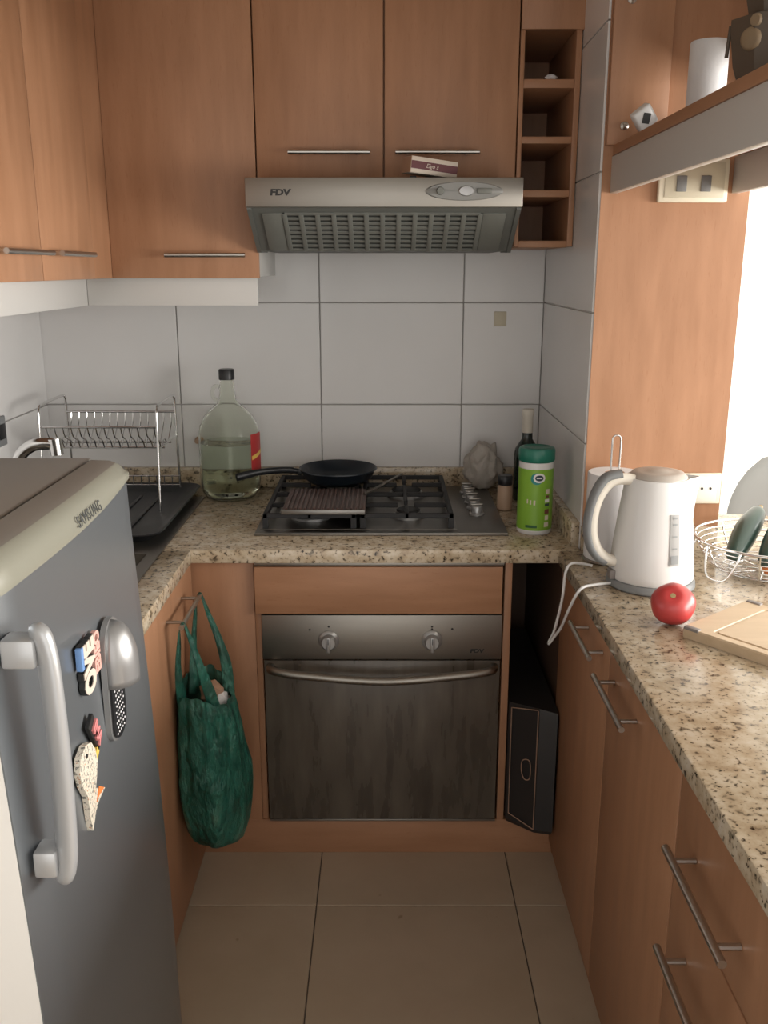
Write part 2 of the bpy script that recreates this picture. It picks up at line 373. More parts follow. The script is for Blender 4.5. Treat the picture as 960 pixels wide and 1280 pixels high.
# ------------------------------------------------------------------ extractor hood
c = thing('extractor_hood', (0, 2.5, 1.55), 'stainless extractor hood with grey filter above the hob', 'hood')
HF = 2.222
prof = [(HF+0.006, 1.7045), (HF+0.0062, 1.645), (HF+0.02, 1.636), (2.39, 1.548), (WF, 1.548), (WF, 1.7045)]
obj('housing', prism(NB(), prof, 'X', -0.306, 0.306), 'grey_plastic', c, 20)
obj('front_band', box(NB(), -0.318, 0.318, HF-0.004, HF+0.014, 1.641, 1.7055, 0.002), 'steel', c, 30)
for s in (-1, 1):
    pl = [(HF+0.012, 1.703), (HF+0.012, 1.637), (2.395, 1.543), (2.52, 1.545), (2.62, 1.703)]
    obj('side_cheek', prism(NB(), pl, 'X', s*0.3065, s*0.317), 'grey_plastic', c, 20)
    # lamp cover ends
    sl = Vector((0, 2.39-(HF+0.02), 1.548-1.636)).normalized(); nn = Vector((0, sl.z, -sl.y)); nn = -nn if nn.z > 0 else nn
O = Vector((0, HF+0.02, 1.636)); LEN = (Vector((0, 2.39, 1.548))-O).length
def on_slope(bm, x0, x1, t0, t1, h0, h1, bev=0.0):
    box(bm, x0, x1, t0, t1, h0, h1, bev)
    return xform(bm, frame(O, (1, 0, 0), sl))  # local y along slope, local z = normal
nz = frame(O, (1, 0, 0), sl).col[2].xyz
SG = 1 if nz.z < 0 else -1
gx0, gx1 = -0.232, 0.225
obj('filter_backing', on_slope(NB(), gx0, gx1, 0.012, LEN-0.008, SG*0.0004, SG*0.0012), 'hood_dark', c, 0)
n = 12
for k in range(n+1):
    x = gx0+(gx1-gx0)*k/n; obj('filter_rib', on_slope(NB(), x-0.0055, x+0.0055, 0.012, LEN-0.008, SG*0.0012, SG*0.0055, 0.001), 'hood_rib', c, 30)
for k in range(9):
    y = 0.012+(LEN-0.02)*k/8; obj('filter_slat', on_slope(NB(), gx0, gx1, y-0.0045, y+0.0035, SG*0.0012, SG*0.0042), 'hood_rib', c, 0)
for x0, x1 in ((-0.285, gx0-0.006), (gx1+0.006, 0.285)):
    obj('lamp_cover', on_slope(NB(), x0, x1, 0.01, LEN-0.006, SG*0.0004, SG*0.004, 0.0015), 'hood_rib', c, 30)
ov = NB(); lathe(ov, [(0, -0.003), (0.95, -0.003), (1.0, -0.0005), (1.0, 0.002)], (0, 0, 0), 40, 'Y', 0.089, 0.0205)
xform(ov, Matrix.Translation((0.183, HF-0.0045, 1.6755)))
ovo = obj('control_oval', ov, 'oval', c, 40, label='grey oval control panel')
obj('dial', lathe(NB(), [(0, -0.006), (0.007, -0.006), (0.009, -0.003), (0.009, 0)], (0.128, HF-0.0075, 1.676), 20, 'Y'), 'hood_rib', ovo, 40)
obj('lamp_lens', lathe(NB(), [(0, -0.004), (0.010, -0.003), (0.012, 0)], (0.188, HF-0.0075, 1.676), 20, 'Y', 1.6, 1.0), 'silver_plastic', ovo, 40)
obj('switch', box(NB(), 0.212, 0.246, HF-0.0115, HF-0.0075, 1.670, 1.682, 0.002), 'hood_rib', ovo, 30)
obj('lettering', xform(text_bm('FDV', 0.0185, 0.0006, 1.35, 0.1, 0.0009), frame((-0.238, HF-0.0042, 1.6725), (1, 0, 0), (0, 0, 1))), 'ink', c, 0, label='black maker lettering')
# small box on the hood
bx = NB(); box(bx, -0.058, 0.058, -0.03, 0.03, 0, 0.036, 0.001)
BM_ = Matrix.Translation((0.105, 2.285, 1.7075)) @ Matrix.Rotation(0.105, 4, 'Y') @ Matrix.Rotation(0.34, 4, 'Z')
lift = Matrix.Translation((0, 0, 0.0065))
c = thing('snack_box', (0.105, 2.285, 1.7055), 'small cream and maroon cardboard box tilted on the hood top', 'box')
obj('carton', xform(bx, lift @ BM_), 'card', c, 30)
obj('maroon_band', xform(box(NB(), -0.0575, 0.0575, -0.0306, -0.0302, 0.0095, 0.0265), lift @ BM_), 'maroon', c, 0)
obj('end_flap', xform(box(NB(), -0.0586, -0.0581, -0.029, 0.029, 0.001, 0.035), lift @ BM_), 'card_tan', c, 0)
obj('script_print', xform(text_bm('Elgo s', 0.013, 0.0002, 1.0, 0.25), lift @ BM_ @ frame((-0.006, -0.0307, 0.018), (1, 0, 0), (0, 0, 1))), 'card', c, 0)
obj('prop', box(NB(), 0.06, 0.075, 2.26, 2.30, 1.7056, 1.7125), 'ink', c, 0)

# ------------------------------------------------------------------ base run: filler, oven unit, niche
OF = 2.14
c = thing('oven_cabinet', (0, 2.45, 0), 'beech base cabinet housing the oven with a plain front above it', 'cabinet')
obj('corner_filler', box(NB(), -0.485, -0.320, OF, OF+0.018, 0.0, 0.812, 0.001), 'wood', c, 30)
obj('false_drawer', box(NB(), -0.3165, 0.2895, OF-0.016, OF+0.002, 0.683, 0.804, 0.0015), 'wood_h', c, 30)
obj('top_trim', box(NB(), -0.3165, 0.2925, OF-0.012, OF+0.01, 0.806, 0.8135, 0.0008), 'steel', c, 30)
obj('side_panel', box(NB(), 0.2965, 0.3145, OF-0.002, 2.75, 0.10, 0.8145, 0.001), 'wood', c, 30)
obj('side_panel', box(NB(), -0.3195, -0.3045, OF+0.002, 2.75, 0.10, 0.8145, 0.001), 'wood', c, 30)
obj('plinth', box(NB(), -0.485, 0.445, OF-0.001, OF+0.017, 0.0, 0.0995, 0.001), 'wood_h', c, 30)
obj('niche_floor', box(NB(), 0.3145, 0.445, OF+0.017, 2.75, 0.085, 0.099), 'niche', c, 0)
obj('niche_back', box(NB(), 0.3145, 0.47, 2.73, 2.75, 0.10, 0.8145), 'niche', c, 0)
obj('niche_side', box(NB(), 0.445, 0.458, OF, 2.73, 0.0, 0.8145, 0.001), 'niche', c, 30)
obj('niche_inner_face', box(NB(), 0.3146, 0.3156, OF+0.012, 2.73, 0.10, 0.8145), 'niche', c, 0)  # thin dark brown sheet over the beech side panel
obj('niche_edge', box(NB(), 0.4455, 0.4575, OF-0.004, OF, 0.0, 0.8145), 'wood', c, 0)
# oven
c = thing('built_in_oven', (0, 2.4, 0.10), 'stainless built-in oven with two knobs and mottled dark glass door', 'oven')
obj('housing', box(NB(), -0.29, 0.285, OF+0.012, 2.65, 0.103, 0.674), 'black', c, 0)
obj('control_panel', box(NB(), -0.303, 0.2925, OF-0.012, OF+0.011, 0.5605, 0.678, 0.002), 'steel', c, 30)
dr = obj('door', box(NB(), -0.300, 0.2905, OF-0.010, OF+0.0115, 0.107, 0.556, 0.002), 'oven_glass', c, 30, label='dark mottled glass door')
obj('bottom_trim', box(NB(), -0.299, 0.292, OF-0.011, OF+0.011, 0.1005, 0.1065, 0.001), 'steel', c, 30)
hp = smooth_path([(-0.285, OF-0.010, 0.540), (-0.272, OF-0.042, 0.542), (-0.19, OF-0.055, 0.535), (0, OF-0.062, 0.524), (0.18, OF-0.055, 0.535), (0.262, OF-0.042, 0.542), (0.276, OF-0.010, 0.540)], 6)
obj('handle', tube(NB(), hp, 0.0105, 12), 'steel', dr, 50, label='curved steel pull bar')
for x in (-0.137, 0.119):
    k = obj('knob', lathe(NB(), [(0.026, 0), (0.026, -0.004), (0.023, -0.007), (0.019, -0.009), (0.018, -0.02), (0.016, -0.023), (0, -0.023)], (x, OF-0.012, 0.612), 28, 'Y'), 'silver_plastic', c, 40)
    obj('grip', box(NB(), x-0.005, x+0.005, OF-0.043, OF-0.034, 0.590, 0.630, 0.002), 'silver_plastic', k, 40)
    obj('pointer_mark', box(NB(), x-0.0012, x+0.0012, OF-0.0436, OF-0.0428, 0.612, 0.627), 'ink', k, 0)
for x, z in ((-0.137, 0.648), (0.119, 0.648), (0.119, 0.641), (-0.184, 0.640), (0.169, 0.642)):
    obj('dot_mark', lathe(NB(), [(0, -0.0006), (0.0028 if abs(x) > 0.15 else 0.0018, -0.0006), (0.0028, 0)], (x, OF-0.012, z), 12, 'Y'), 'ink', c, 0)
obj('lettering', xform(text_bm('FDV', 0.0135, 0.0006, 1.35, 0.1, 0.0006), frame((0.231, OF-0.0122, 0.583), (1, 0, 0), (0, 0, 1))), 'ink', c, 0, label='black maker lettering')
# upright black case in the niche
c = thing('upright_case', (0.38, 2.3, 0.10), 'black stiff case with worn tan seams stood upright in the niche', 'case')
def case_poly(z):  # footprint slightly wedge shaped
    return [(0.3175, 2.125), (0.385, 2.068), (0.428, 2.058), (0.432, 2.075), (0.432, 2.62), (0.3175, 2.62)]
b = NB(); lv = []
for z, s in ((0.1005, 0.04), (0.115, 0.0), (0.42, 0.0), (0.445, 0.012)):
    P = case_poly(z); cx, cy = 0.378, 2.34
    lv.append([b.verts.new((cx+(x-cx)*(1-s), cy+(y-cy)*(1-s), z if not (z > 0.4 and i == 1) else z+0.008)) for i, (x, y) in enumerate(P)])
b.faces.new(lv[0][::-1]); b.faces.new(lv[-1])
for A, B in zip(lv, lv[1:]):
    for k in range(6): b.faces.new((A[k], A[(k+1) % 6], B[(k+1) % 6], B[k]))
cs = obj('shell', b, 'vinyl', c, 25)
A3, B3 = Vector((0.3195, 2.1205, 0)), Vector((0.384, 2.0655, 0)); nrm = Vector((-(B3-A3).y, (B3-A3).x, 0)).normalized(); nrm = -nrm if nrm.y > 0 else nrm
def cp(u, z): q = A3.lerp(B3, u)+nrm*0.002; return (q.x, q.y, z)
for q0, q1, m in ((cp(0.06, 0.435), cp(0.96, 0.452), 'seam'), (cp(0.06, 0.435), cp(0.08, 0.135), 'seam'), (cp(0.97, 0.45), cp(0.97, 0.118), 'seam'), (cp(0.08, 0.135), cp(0.97, 0.118), 'seam')):
    obj('seam', tube(NB(), [q0, q1], 0.0014, 6), m, cs, 40)
obj('ring_pull', tube(NB(), smooth_path([cp(0.5, 0.30), cp(0.75, 0.305), cp(0.78, 0.26), cp(0.6, 0.25), cp(0.48, 0.27)], 4, True), 0.0014, 6, True), 'seam', cs, 40)

# ------------------------------------------------------------------ left base cabinet
c = thing('sink_cabinet', (-0.75, 1.8, 0), 'beech base cabinet below the sink, holding the green bag on its handle', 'cabinet')
obj('carcass', box(NB(), XL+TT, -0.49, 1.54, 2.13, 0.06, 0.64), 'wood', c, 0)
obj('top_rail', box(NB(), -0.505, -0.49, 1.54, 2.13, 0.641, 0.812), 'wood', c, 0)
obj('side_panel', box(NB(), XL+TT, -0.506, 1.54, 1.556, 0.641, 0.812), 'wood', c, 0)
d = obj('door', box(NB(), -0.4895, -0.471, 1.545, 2.135, 0.02, 0.811, 0.0015), 'wood', c, 30)
b = NB(); tube(b, [(-0.431, 1.826, 0.766), (-0.431, 2.038, 0.766)], 0.0055, 12)
for y in (1.86, 2.01): tube(b, [(-0.4705, y, 0.766), (-0.431, y, 0.766)], 0.004, 8)
obj('handle', b, 'bar', d, 40, label='satin metal bar handle')
obj('plinth', box(NB(), -0.53, -0.515, 1.54, 2.13, 0.0, 0.059), 'wood_y', c, 0)

# green carrier bag
c = thing('carrier_bag', (-0.395, 1.94, 0.19), 'dark green plastic carrier bag of rubbish hanging from the cabinet handle', 'bag')
b = NB(); rings = []; sg = 64
from mathutils import noise as mn
prof = [(0.192, 0.015, 0.02), (0.194, 0.045, 0.05), (0.206, 0.064, 0.072), (0.235, 0.074, 0.088), (0.28, 0.079, 0.097), (0.33, 0.080, 0.10), (0.38, 0.080, 0.10), (0.43, 0.077, 0.099), (0.48, 0.074, 0.097), (0.52, 0.070, 0.095), (0.555, 0.064, 0.092), (0.585, 0.058, 0.09)]
for z, rx, ry in prof:
    t_ = (z-0.19)/0.46; cx = -0.3915 - 0.024*t_; ring = []
    for k in range(sg):
        a = 2*PI*k/sg; cv = Vector((math.cos(a)*2.2, math.sin(a)*2.2, z*7))
        w = 1+0.13*mn.noise(cv)*(0.5+0.5*min(1, (z-0.19)/0.1))+0.06*mn.noise(cv*2.7)+0.05*t_*math.sin(13*a+6*mn.noise(Vector((0, 0, z*5))))
        zz = z
        if z > 0.5:
            u_ = (z-0.5)/0.15; zz = 0.5+(z-0.5)*(1-0.45*max(0, math.cos(a)-0.1)**1.0)+0.012*u_*abs(math.sin(a))**4
        x = cx+rx*w*math.cos(a)
        ring.append(b.verts.new((max(x, -0.4685), 1.935+ry*w*math.sin(a), zz)))
    rings.append(ring)
for A, B in zip(rings, rings[1:]):
    for k in range(sg): b.faces.new((A[k], A[(k+1) % sg], B[(k+1) % sg], B[k]))
b.faces.new(rings[0][::-1])
bag = obj('sack', b, 'plastic_bag', c, 70)
sol = bag.modifiers.new('film', 'SOLIDIFY'); sol.thickness = 0.0008
def strap(p):
    b = NB(); P = smooth_path([q[0] for q in p], 6); Wd = smooth_path([(q[1], q[2], q[3]) for q in p], 6); L_, R_ = [], []
    for q, w in zip(P, Wd): L_.append(b.verts.new(q-w)); R_.append(b.verts.new(q+w))
    for i in range(len(P)-1): b.faces.new((L_[i], L_[i+1], R_[i+1], R_[i]))
    o = obj('handle_loop', b, 'plastic_bag', c, 70); s = o.modifiers.new('film', 'SOLIDIFY'); s.thickness = 0.0012; return o
for y0, yt in ((1.850, 1.840), (2.020, 2.026)):
    ym = (y0+yt)/2
    xo = 0.014 if y0 > 1.9 else 0.0
    strap([((-0.378+xo, y0-0.038*(1 if y0 > 1.9 else -1), 0.535), 0.012, 0.010, 0), ((-0.386+xo, y0-0.014*(1 if y0 > 1.9 else -1), 0.60), 0.011, 0.008, 0), ((-0.398+xo*0.6, y0, 0.66), 0.007, 0.007, 0), ((-0.413+xo*0.2, ym, 0.72), 0.004, 0.006, 0), ((-0.424, yt, 0.762), 0.001, 0.006, 0), ((-0.431, yt, 0.7735), 0, 0.006, 0), ((-0.438, yt, 0.762), -0.001, 0.006, 0), ((-0.443, ym, 0.72), 0.003, 0.006, 0), ((-0.449, y0, 0.66), 0.005, 0.007, 0), ((-0.450, y0-0.014*(1 if y0 > 1.9 else -1), 0.60), 0.008, 0.008, 0), ((-0.448, y0-0.036*(1 if y0 > 1.9 else -1), 0.535), 0.010, 0.01, 0)])
for k, (x, y, z, s, m) in enumerate(((-0.385, 1.955, 0.535, 0.026, 'paper'), (-0.372, 1.98, 0.515, 0.02, 'card'), (-0.42, 1.89, 0.535, 0.02, 'paper'), (-0.40, 1.96, 0.55, 0.03, 'card_tan'))):
    bb = NB(); bmesh.ops.create_icosphere(bb, subdivisions=2, radius=s)
    for v in bb.verts: v.co *= 1+0.35*(random.random()-0.5)
    xform(bb, Matrix.Translation((x, y, z))); obj('crumpled_waste', bb, m, c, 0)

# ------------------------------------------------------------------ sink, tap, rack
c = thing('sink', (-0.75, 1.9, CT), 'stainless inset sink behind the fridge with drainer under the rack', 'sink')
b = NB()
for x0, x1, y0, y1 in ((-0.56, -0.53, 1.58, 2.64), (-0.965, -0.94, 1.58, 2.64), (-0.94, -0.56, 1.58, 1.61), (-0.94, -0.56, 2.075, 2.64)):
    box(b, x0, x1, y0, y1, CT+0.0005, CT+0.0035)
obj('deck', b, 'steel', c, 20)
b = NB(); v = []
for z, i in ((CT+0.003, 0.0), (CT-0.12, 0.012), (CT-0.15, 0.05)):
    v.append([b.verts.new(p) for p in ((-0.562-i, 1.606+i, z), (-0.562-i, 2.078-i, z), (-0.938+i, 2.078-i, z), (-0.938+i, 1.606+i, z))])
for A, B in zip(v, v[1:]):
    for k in range(4): b.faces.new((A[k], A[(k+1) % 4], B[(k+1) % 4], B[k]))
b.faces.new(v[-1]); so = obj('basin', b, 'steel', c, 50)
obj('drain', lathe(NB(), [(0, 0.002), (0.03, 0.002), (0.038, 0.0035), (0.04, 0.0005)], (-0.75, 1.84, CT-0.15), 24), 'chrome', c, 40)
c = thing('mixer_tap', (-0.985, 2.10, CT), 'chrome mixer tap with arched spout behind the fridge', 'tap')
c.location = (-0.875, 2.104, CT+0.0035)
tp = (-0.875, 2.104)
obj('tap_base', lathe(NB(), [(0, 0), (0.025, 0), (0.025, 0.01), (0.02, 0.02), (0.018, 0.10), (0, 0.10)], (*tp, CT+0.0035), 24), 'chrome', c, 40)
obj('spout', tube(NB(), smooth_path([(-0.875, 2.104, 0.945), (-0.868, 2.104, 1.03), (-0.848, 2.104, 1.082), (-0.815, 2.104, 1.108), (-0.775, 2.104, 1.112), (-0.762, 2.104, 1.106)], 6), 0.0145, 16), 'chrome', c, 50)
obj('aerator', tube(NB(), [(-0.764, 2.104, 1.124), (-0.761, 2.104, 1.086)], 0.0155, 16), 'chrome', c, 40)
obj('lever', tube(NB(), [(-0.875, 2.104, 0.96), (-0.875, 2.02, 1.00)], [0.008, 0.006], 10), 'chrome', c, 40)
# drip tray
c = thing('drip_tray', (-0.745, 2.39, CT+0.004), 'black plastic drip tray lying under the chrome dish rack', 'tray')
b = NB(); TX0, TX1, TY0, TY1, TB = -0.957, -0.545, 2.135, 2.71, CT+0.0042
v = []
for z, i in ((TB, 0.03), (TB+0.022, 0.004), (TB+0.024, 0.0), (TB+0.026, 0.003), (TB+0.005, 0.034)):
    pts = []
    for cx, cy, a0 in ((TX1-i, TY1-i, 0), (TX0+i, TY1-i, 90), (TX0+i, TY0+i, 180), (TX1-i, TY0+i, 270)):
        rr = 0.05
        for k in range(5):
            a = math.radians(a0+k*22.5); ox = -rr if cx == TX1-i else rr; oy = -rr if cy == TY1-i else rr
            pts.append((cx+ox+rr*math.cos(a), cy+oy+rr*math.sin(a), z))
    v.append([b.verts.new(p) for p in pts])
n = len(v[0])
for A, B in zip(v, v[1:]):
    for k in range(n): b.faces.new((A[k], A[(k+1) % n], B[(k+1) % n], B[k]))
b.faces.new(v[0][::-1]); b.faces.new(v[-1]); obj('pan', b, 'black', c, 35)
for k in range(5): obj('drain_ridge', box(NB(), -0.66-k*0.055, -0.65-k*0.055, 2.22, 2.62, TB+0.0052, TB+0.0085, 0.001), 'black', c, 30)
# dish rack
RZ = TB+0.0055
c = thing('dish_rack', (-0.78, 2.57, RZ), 'chrome wire dish rack standing in the black drip tray', 'rack')
def rackframe(x):
    return smooth_path([(x, 2.435, RZ), (x, 2.45, 1.0), (x, 2.458, 1.115), (x, 2.466, 1.138), (x, 2.49, 1.147), (x, 2.65, 1.150), (x, 2.672, 1.145), (x, 2.68, 1.125), (x, 2.685, 1.0), (x, 2.695, RZ)], 5)
for x in (-0.93, -0.612): obj('end_frame', tube(NB(), rackframe(x), 0.0038, 8), 'chrome', c, 50)
def rod(name, p, r=0.0028): return obj(name, tube(NB(), p, r, 8), 'chrome', c, 50)
rod('rim_rail', [(-0.93, 2.463, 1.090), (-0.612, 2.463, 1.090)], 0.0032); rod('rim_rail', [(-0.93, 2.676, 1.100), (-0.612, 2.676, 1.100)], 0.0032)
rod('floor_rail', [(-0.93, 2.53, 1.022), (-0.612, 2.53, 1.022)]); rod('floor_rail', [(-0.93, 2.61, 1.022), (-0.612, 2.61, 1.022)])
for x in (-0.93, -0.612): rod('cross_brace', [(x, 2.45, 1.03), (x, 2.682, 1.03)], 0.0024)
wm = None
for k in range(14):
    x = -0.915+k*0.0225
    if wm is None:
        bb = tube(NB(), smooth_path([(0, 2.463, 1.090), (0, 2.478, 1.062), (0, 2.512, 1.045), (0, 2.535, 1.0195), (0, 2.57, 1.040), (0, 2.608, 1.0195), (0, 2.645, 1.045), (0, 2.668, 1.07), (0, 2.676, 1.100)], 4), 0.0018, 6)
        bmesh.ops.translate(bb, vec=(0, -2.57, -RZ), verts=bb.verts); wm = mesh('plate_wire', bb, 50)
    inst('plate_wire', wm, 'chrome', c, (x, 2.57, RZ))
rod('comb_rail', [(-0.93, 2.688, 0.905), (-0.612, 2.688, 0.905)], 0.0022); rod('comb_rail', [(-0.93, 2.688, 0.878), (-0.612, 2.688, 0.878)], 0.0018)
pm = mesh('comb_pin', tube(NB(), [(0, 0, -0.002), (0, 0, 0.031)], 0.0018, 6), 50)
for k in range(14): inst('comb_pin', pm, 'chrome', c, (-0.912+k*0.0232, 2.685, 0.876))
# wall bits at left
tag(obj('wall_hook', lathe(NB(), [(0.011, 0), (0.011, -0.004), (0.005, -0.008), (0.005, -0.018), (0.009, -0.022), (0.007, -0.03), (0, -0.031)], (-0.570, WF, 0.995), 16, 'Y'), 'beige_jar', None, 40, at=(-0.570, WF, 0.995)), 'small brown knob hook on the tiles beside the glass jug', 'hook')
c = thing('wall_switch', (XL+TT, 2.43, 1.05), 'dark grey rounded switch on the left tiled wall', 'switch')
obj('plate', box(NB(), XL+TT, XL+TT+0.008, 2.385, 2.452, 1.045, 1.125, 0.004), 'grey_lid', c, 30)
obj('rocker', box(NB(), XL+TT+0.0085, XL+TT+0.012, 2.40, 2.437, 1.065, 1.105, 0.002), 'black', c, 30)

# ------------------------------------------------------------------ glass jug
jx, jy = -0.452, 2.652; J0 = CT+0.0005
c = thing('glass_jug', (jx, jy, J0), 'large clear glass jug part filled with water, black screw cap', 'jug')
outer = [(0, 0.004), (0.060, 0.0), (0.074, 0.006), (0.084, 0.022), (0.088, 0.05), (0.0885, 0.12), (0.088, 0.19), (0.083, 0.215), (0.070, 0.24), (0.050, 0.262), (0.033, 0.276), (0.025, 0.288), (0.022, 0.31), (0.0205, 0.335), (0.0205, 0.352)]
inner = [(0.0175, 0.352), (0.0175, 0.335), (0.019, 0.31), (0.022, 0.288), (0.030, 0.274), (0.047, 0.259), (0.067, 0.237), (0.080, 0.213), (0.085, 0.19), (0.0855, 0.12), (0.085, 0.05), (0.081, 0.024), (0.072, 0.0095), (0.058, 0.005), (0, 0.009)]
obj('glass_body', lathe(NB(), outer+inner, (jx, jy, J0), 48), 'glass', c, 60)
wt = [(0, 0.0105), (0.057, 0.0065), (0.0705, 0.011), (0.0795, 0.025), (0.0835, 0.05), (0.084, 0.12), (0.084, 0.165), (0, 0.165)]
obj('water', lathe(NB(), wt, (jx, jy, J0), 48), 'water', c, 50)
cap = obj('screw_cap', lathe(NB(), [(0, 0.376), (0.0205, 0.376), (0.0225, 0.373), (0.0225, 0.347), (0.0212, 0.346), (0.0212, 0.354), (0, 0.354)], (jx, jy, J0), 32), 'black', c, 40)
b = NB()
tube(b, smooth_path([(jx-0.021, jy-0.006, J0+0.325), (jx-0.033, jy-0.012, J0+0.328), (jx-0.040, jy-0.014, J0+0.312), (jx-0.037, jy-0.013, J0+0.294), (jx-0.026, jy-0.010, J0+0.287)], 5), 0.0055, 10)
obj('ring_handle', b, 'glass', c, 60)
b = NB(); rr = 0.0893; cols = []
for k in range(9):
    a = math.radians(-38+k*6); cols.append([b.verts.new((jx+rr*math.cos(a), jy+rr*math.sin(a), J0+z)) for z in (0.075, 0.195)])
for A, B in zip(cols, cols[1:]): b.faces.new((A[0], B[0], B[1], A[1]))
lab = obj('label', b, 'red', c, 60, label='red paper label')
b = NB(); cols = []; rr = 0.0897
for k in range(7):
    a = math.radians(-36+k*7); cols.append([b.verts.new((jx+rr*math.cos(a), jy+rr*math.sin(a), J0+z+0.0025*k)) for z in (0.120, 0.132)])
for A, B in zip(cols, cols[1:]): b.faces.new((A[0], B[0], B[1], A[1]))
obj('label_print', b, 'yellow', lab, 60)

# ------------------------------------------------------------------ hob, pan, griddle
HX0, HX1, HY0, HY1, HZ = -0.328, 0.315, 2.238, 2.752, CT+0.009
c = thing('gas_hob', (0, 2.49, CT), 'stainless four burner gas hob with black grates and side knobs', 'hob')
obj('hob_plate', box(NB(), HX0, HX1, HY0, HY1, CT+0.0005, HZ, 0.003), 'steel_dark', c, 30)
obj('front_lip', box(NB(), HX0, HX1, HY0-0.003, HY0+0.004, CT+0.0006, HZ-0.0012, 0.0015), 'steel', c, 30)
obj('burner_well', box(NB(), -0.318, 0.188, 2.262, 2.735, HZ, HZ+0.0015, 0.0005, 1), 'steel_dark', c, 30)
GZ = HZ+0.040
for cx, cy, r in ((-0.195, 2.385, 0.045), (0.065, 2.385, 0.034), (-0.195, 2.62, 0.034), (0.065, 2.62, 0.045)):
    bu = obj('burner', lathe(NB(), [(r*1.25, 0), (r*1.25, 0.006), (r, 0.010), (r, 0.016), (0, 0.016)], (cx, cy, HZ+0.0016), 28), 'silver_plastic', c, 40)
    obj('burner_cap', lathe(NB(), [(r*0.9, 0.0162), (r*0.95, 0.019), (r*0.85, 0.022), (0, 0.022)], (cx, cy, HZ+0.0016), 28), 'iron', bu, 40)
for gx0_, gx1_ in ((-0.31, -0.072), (-0.060, 0.178)):
    b = NB(); bw = 0.006
    def gb(x0, x1, y0, y1): box(b, x0, x1, y0, y1, GZ-0.012, GZ, 0.0015, 1)
    gb(gx0_, gx1_, 2.27, 2.27+2*bw); gb(gx0_, gx1_, 2.715, 2.715+2*bw); gb(gx0_, gx0_+2*bw, 2.27, 2.727); gb(gx1_-2*bw, gx1_, 2.27, 2.727)
    gb(gx0_, gx1_, 2.498, 2.51)
    mx = (gx0_+gx1_)/2
    for cy in (2.385, 2.62):
        gb(gx0_, mx-0.022, cy-0.005, cy+0.005); gb(mx+0.022, gx1_, cy-0.005, cy+0.005)
        gb(mx-0.005, mx+0.005, cy+0.022, cy+0.115 if cy < 2.5 else 2.72); gb(mx-0.005, mx+0.005, cy-0.115, cy-0.022)
    for x in (gx0_+bw, gx1_-bw):
        for y in (2.277, 2.72): box(b, x-0.007, x+0.007, y-0.007, y+0.007, HZ+0.0016, GZ-0.011)
    obj('grate', b, 'iron', c, 30)
for k in range(5):
    y = 2.415+k*0.062; x = 0.252-0.0015*k
    kn = obj('knob', lathe(NB(), [(0.021, 0), (0.021, 0.004), (0.017, 0.007), (0.016, 0.022), (0.014, 0.025), (0, 0.025)], (x, y, HZ), 24), 'silver_plastic', c, 40)
    obj('grip', box(NB(), x-0.016, x+0.016, y-0.0045, y+0.0045, HZ+0.0255, HZ+0.031, 0.0015), 'steel', kn, 30)
# frying pan
px_, py_ = -0.135, 2.645; P0 = GZ+0.0005
c = thing('frying_pan', (px_, py_, P0), 'black non-stick frying pan on the rear burner of the hob', 'pan')
obj('pan_body', lathe(NB(), [(0, 0), (0.082, 0), (0.098, 0.012), (0.112, 0.040), (0.114, 0.041), (0.1145, 0.038), (0.110, 0.040), (0.095, 0.013), (0.080, 0.004), (0, 0.004)], (px_, py_, P0), 48), 'pan', c, 50)
obj('handle', tube(NB(), smooth_path([(px_-0.108, py_-0.022, P0+0.032), (px_-0.15, py_-0.034, P0+0.040), (px_-0.22, py_-0.072, P0+0.042), (px_-0.282, py_-0.106, P0+0.034)], 6), [0.008]*4+[0.010]*10+[0.0115]*5, 12, flat=0.8), 'black', c, 50)
obj('rivet_plate', box(NB(), px_-0.116, px_-0.104, py_-0.036, py_-0.010, P0+0.024, P0+0.040, 0.003), 'black', c, 30)
# ribbed griddle
c = thing('griddle_plate', (-0.158, 2.36, GZ), 'brown ribbed square griddle with thin wire handle on front burner', 'pan')
gx0_, gx1_, gy0, gy1 = -0.262, -0.048, 2.262, 2.505
obj('plate', box(NB(), gx0_, gx1_, gy0, gy1, GZ+0.0005, GZ+0.010, 0.004), 'griddle', c, 40)
for k in range(17):
    x = gx0_+0.012+k*(gx1_-gx0_-0.024)/16
    obj('rib', box(NB(), x-0.0032, x+0.0032, gy0+0.012, gy1-0.012, GZ+0.0095, GZ+0.0135, 0.0012, 1), 'griddle', c, 30)
obj('front_lip', box(NB(), gx0_, gx1_, gy0-0.004, gy0+0.004, GZ+0.0006, GZ+0.013, 0.002), 'steel_dark', c, 30)
b = NB()
for o in (-0.007, 0.007): tube(b, [(gx1_-0.006, 2.44+o, GZ+0.012), (gx1_+0.035, 2.49+o, GZ+0.020), (gx1_+0.096, 2.60+o*0.6, GZ+0.030)], 0.0022, 8)
tube(b, smooth_path([(gx1_+0.096, 2.596, GZ+0.030), (gx1_+0.101, 2.606, GZ+0.031), (gx1_+0.096, 2.604, GZ+0.030)], 3), 0.0022, 8)
obj('wire_handle', b, 'steel', c, 50)

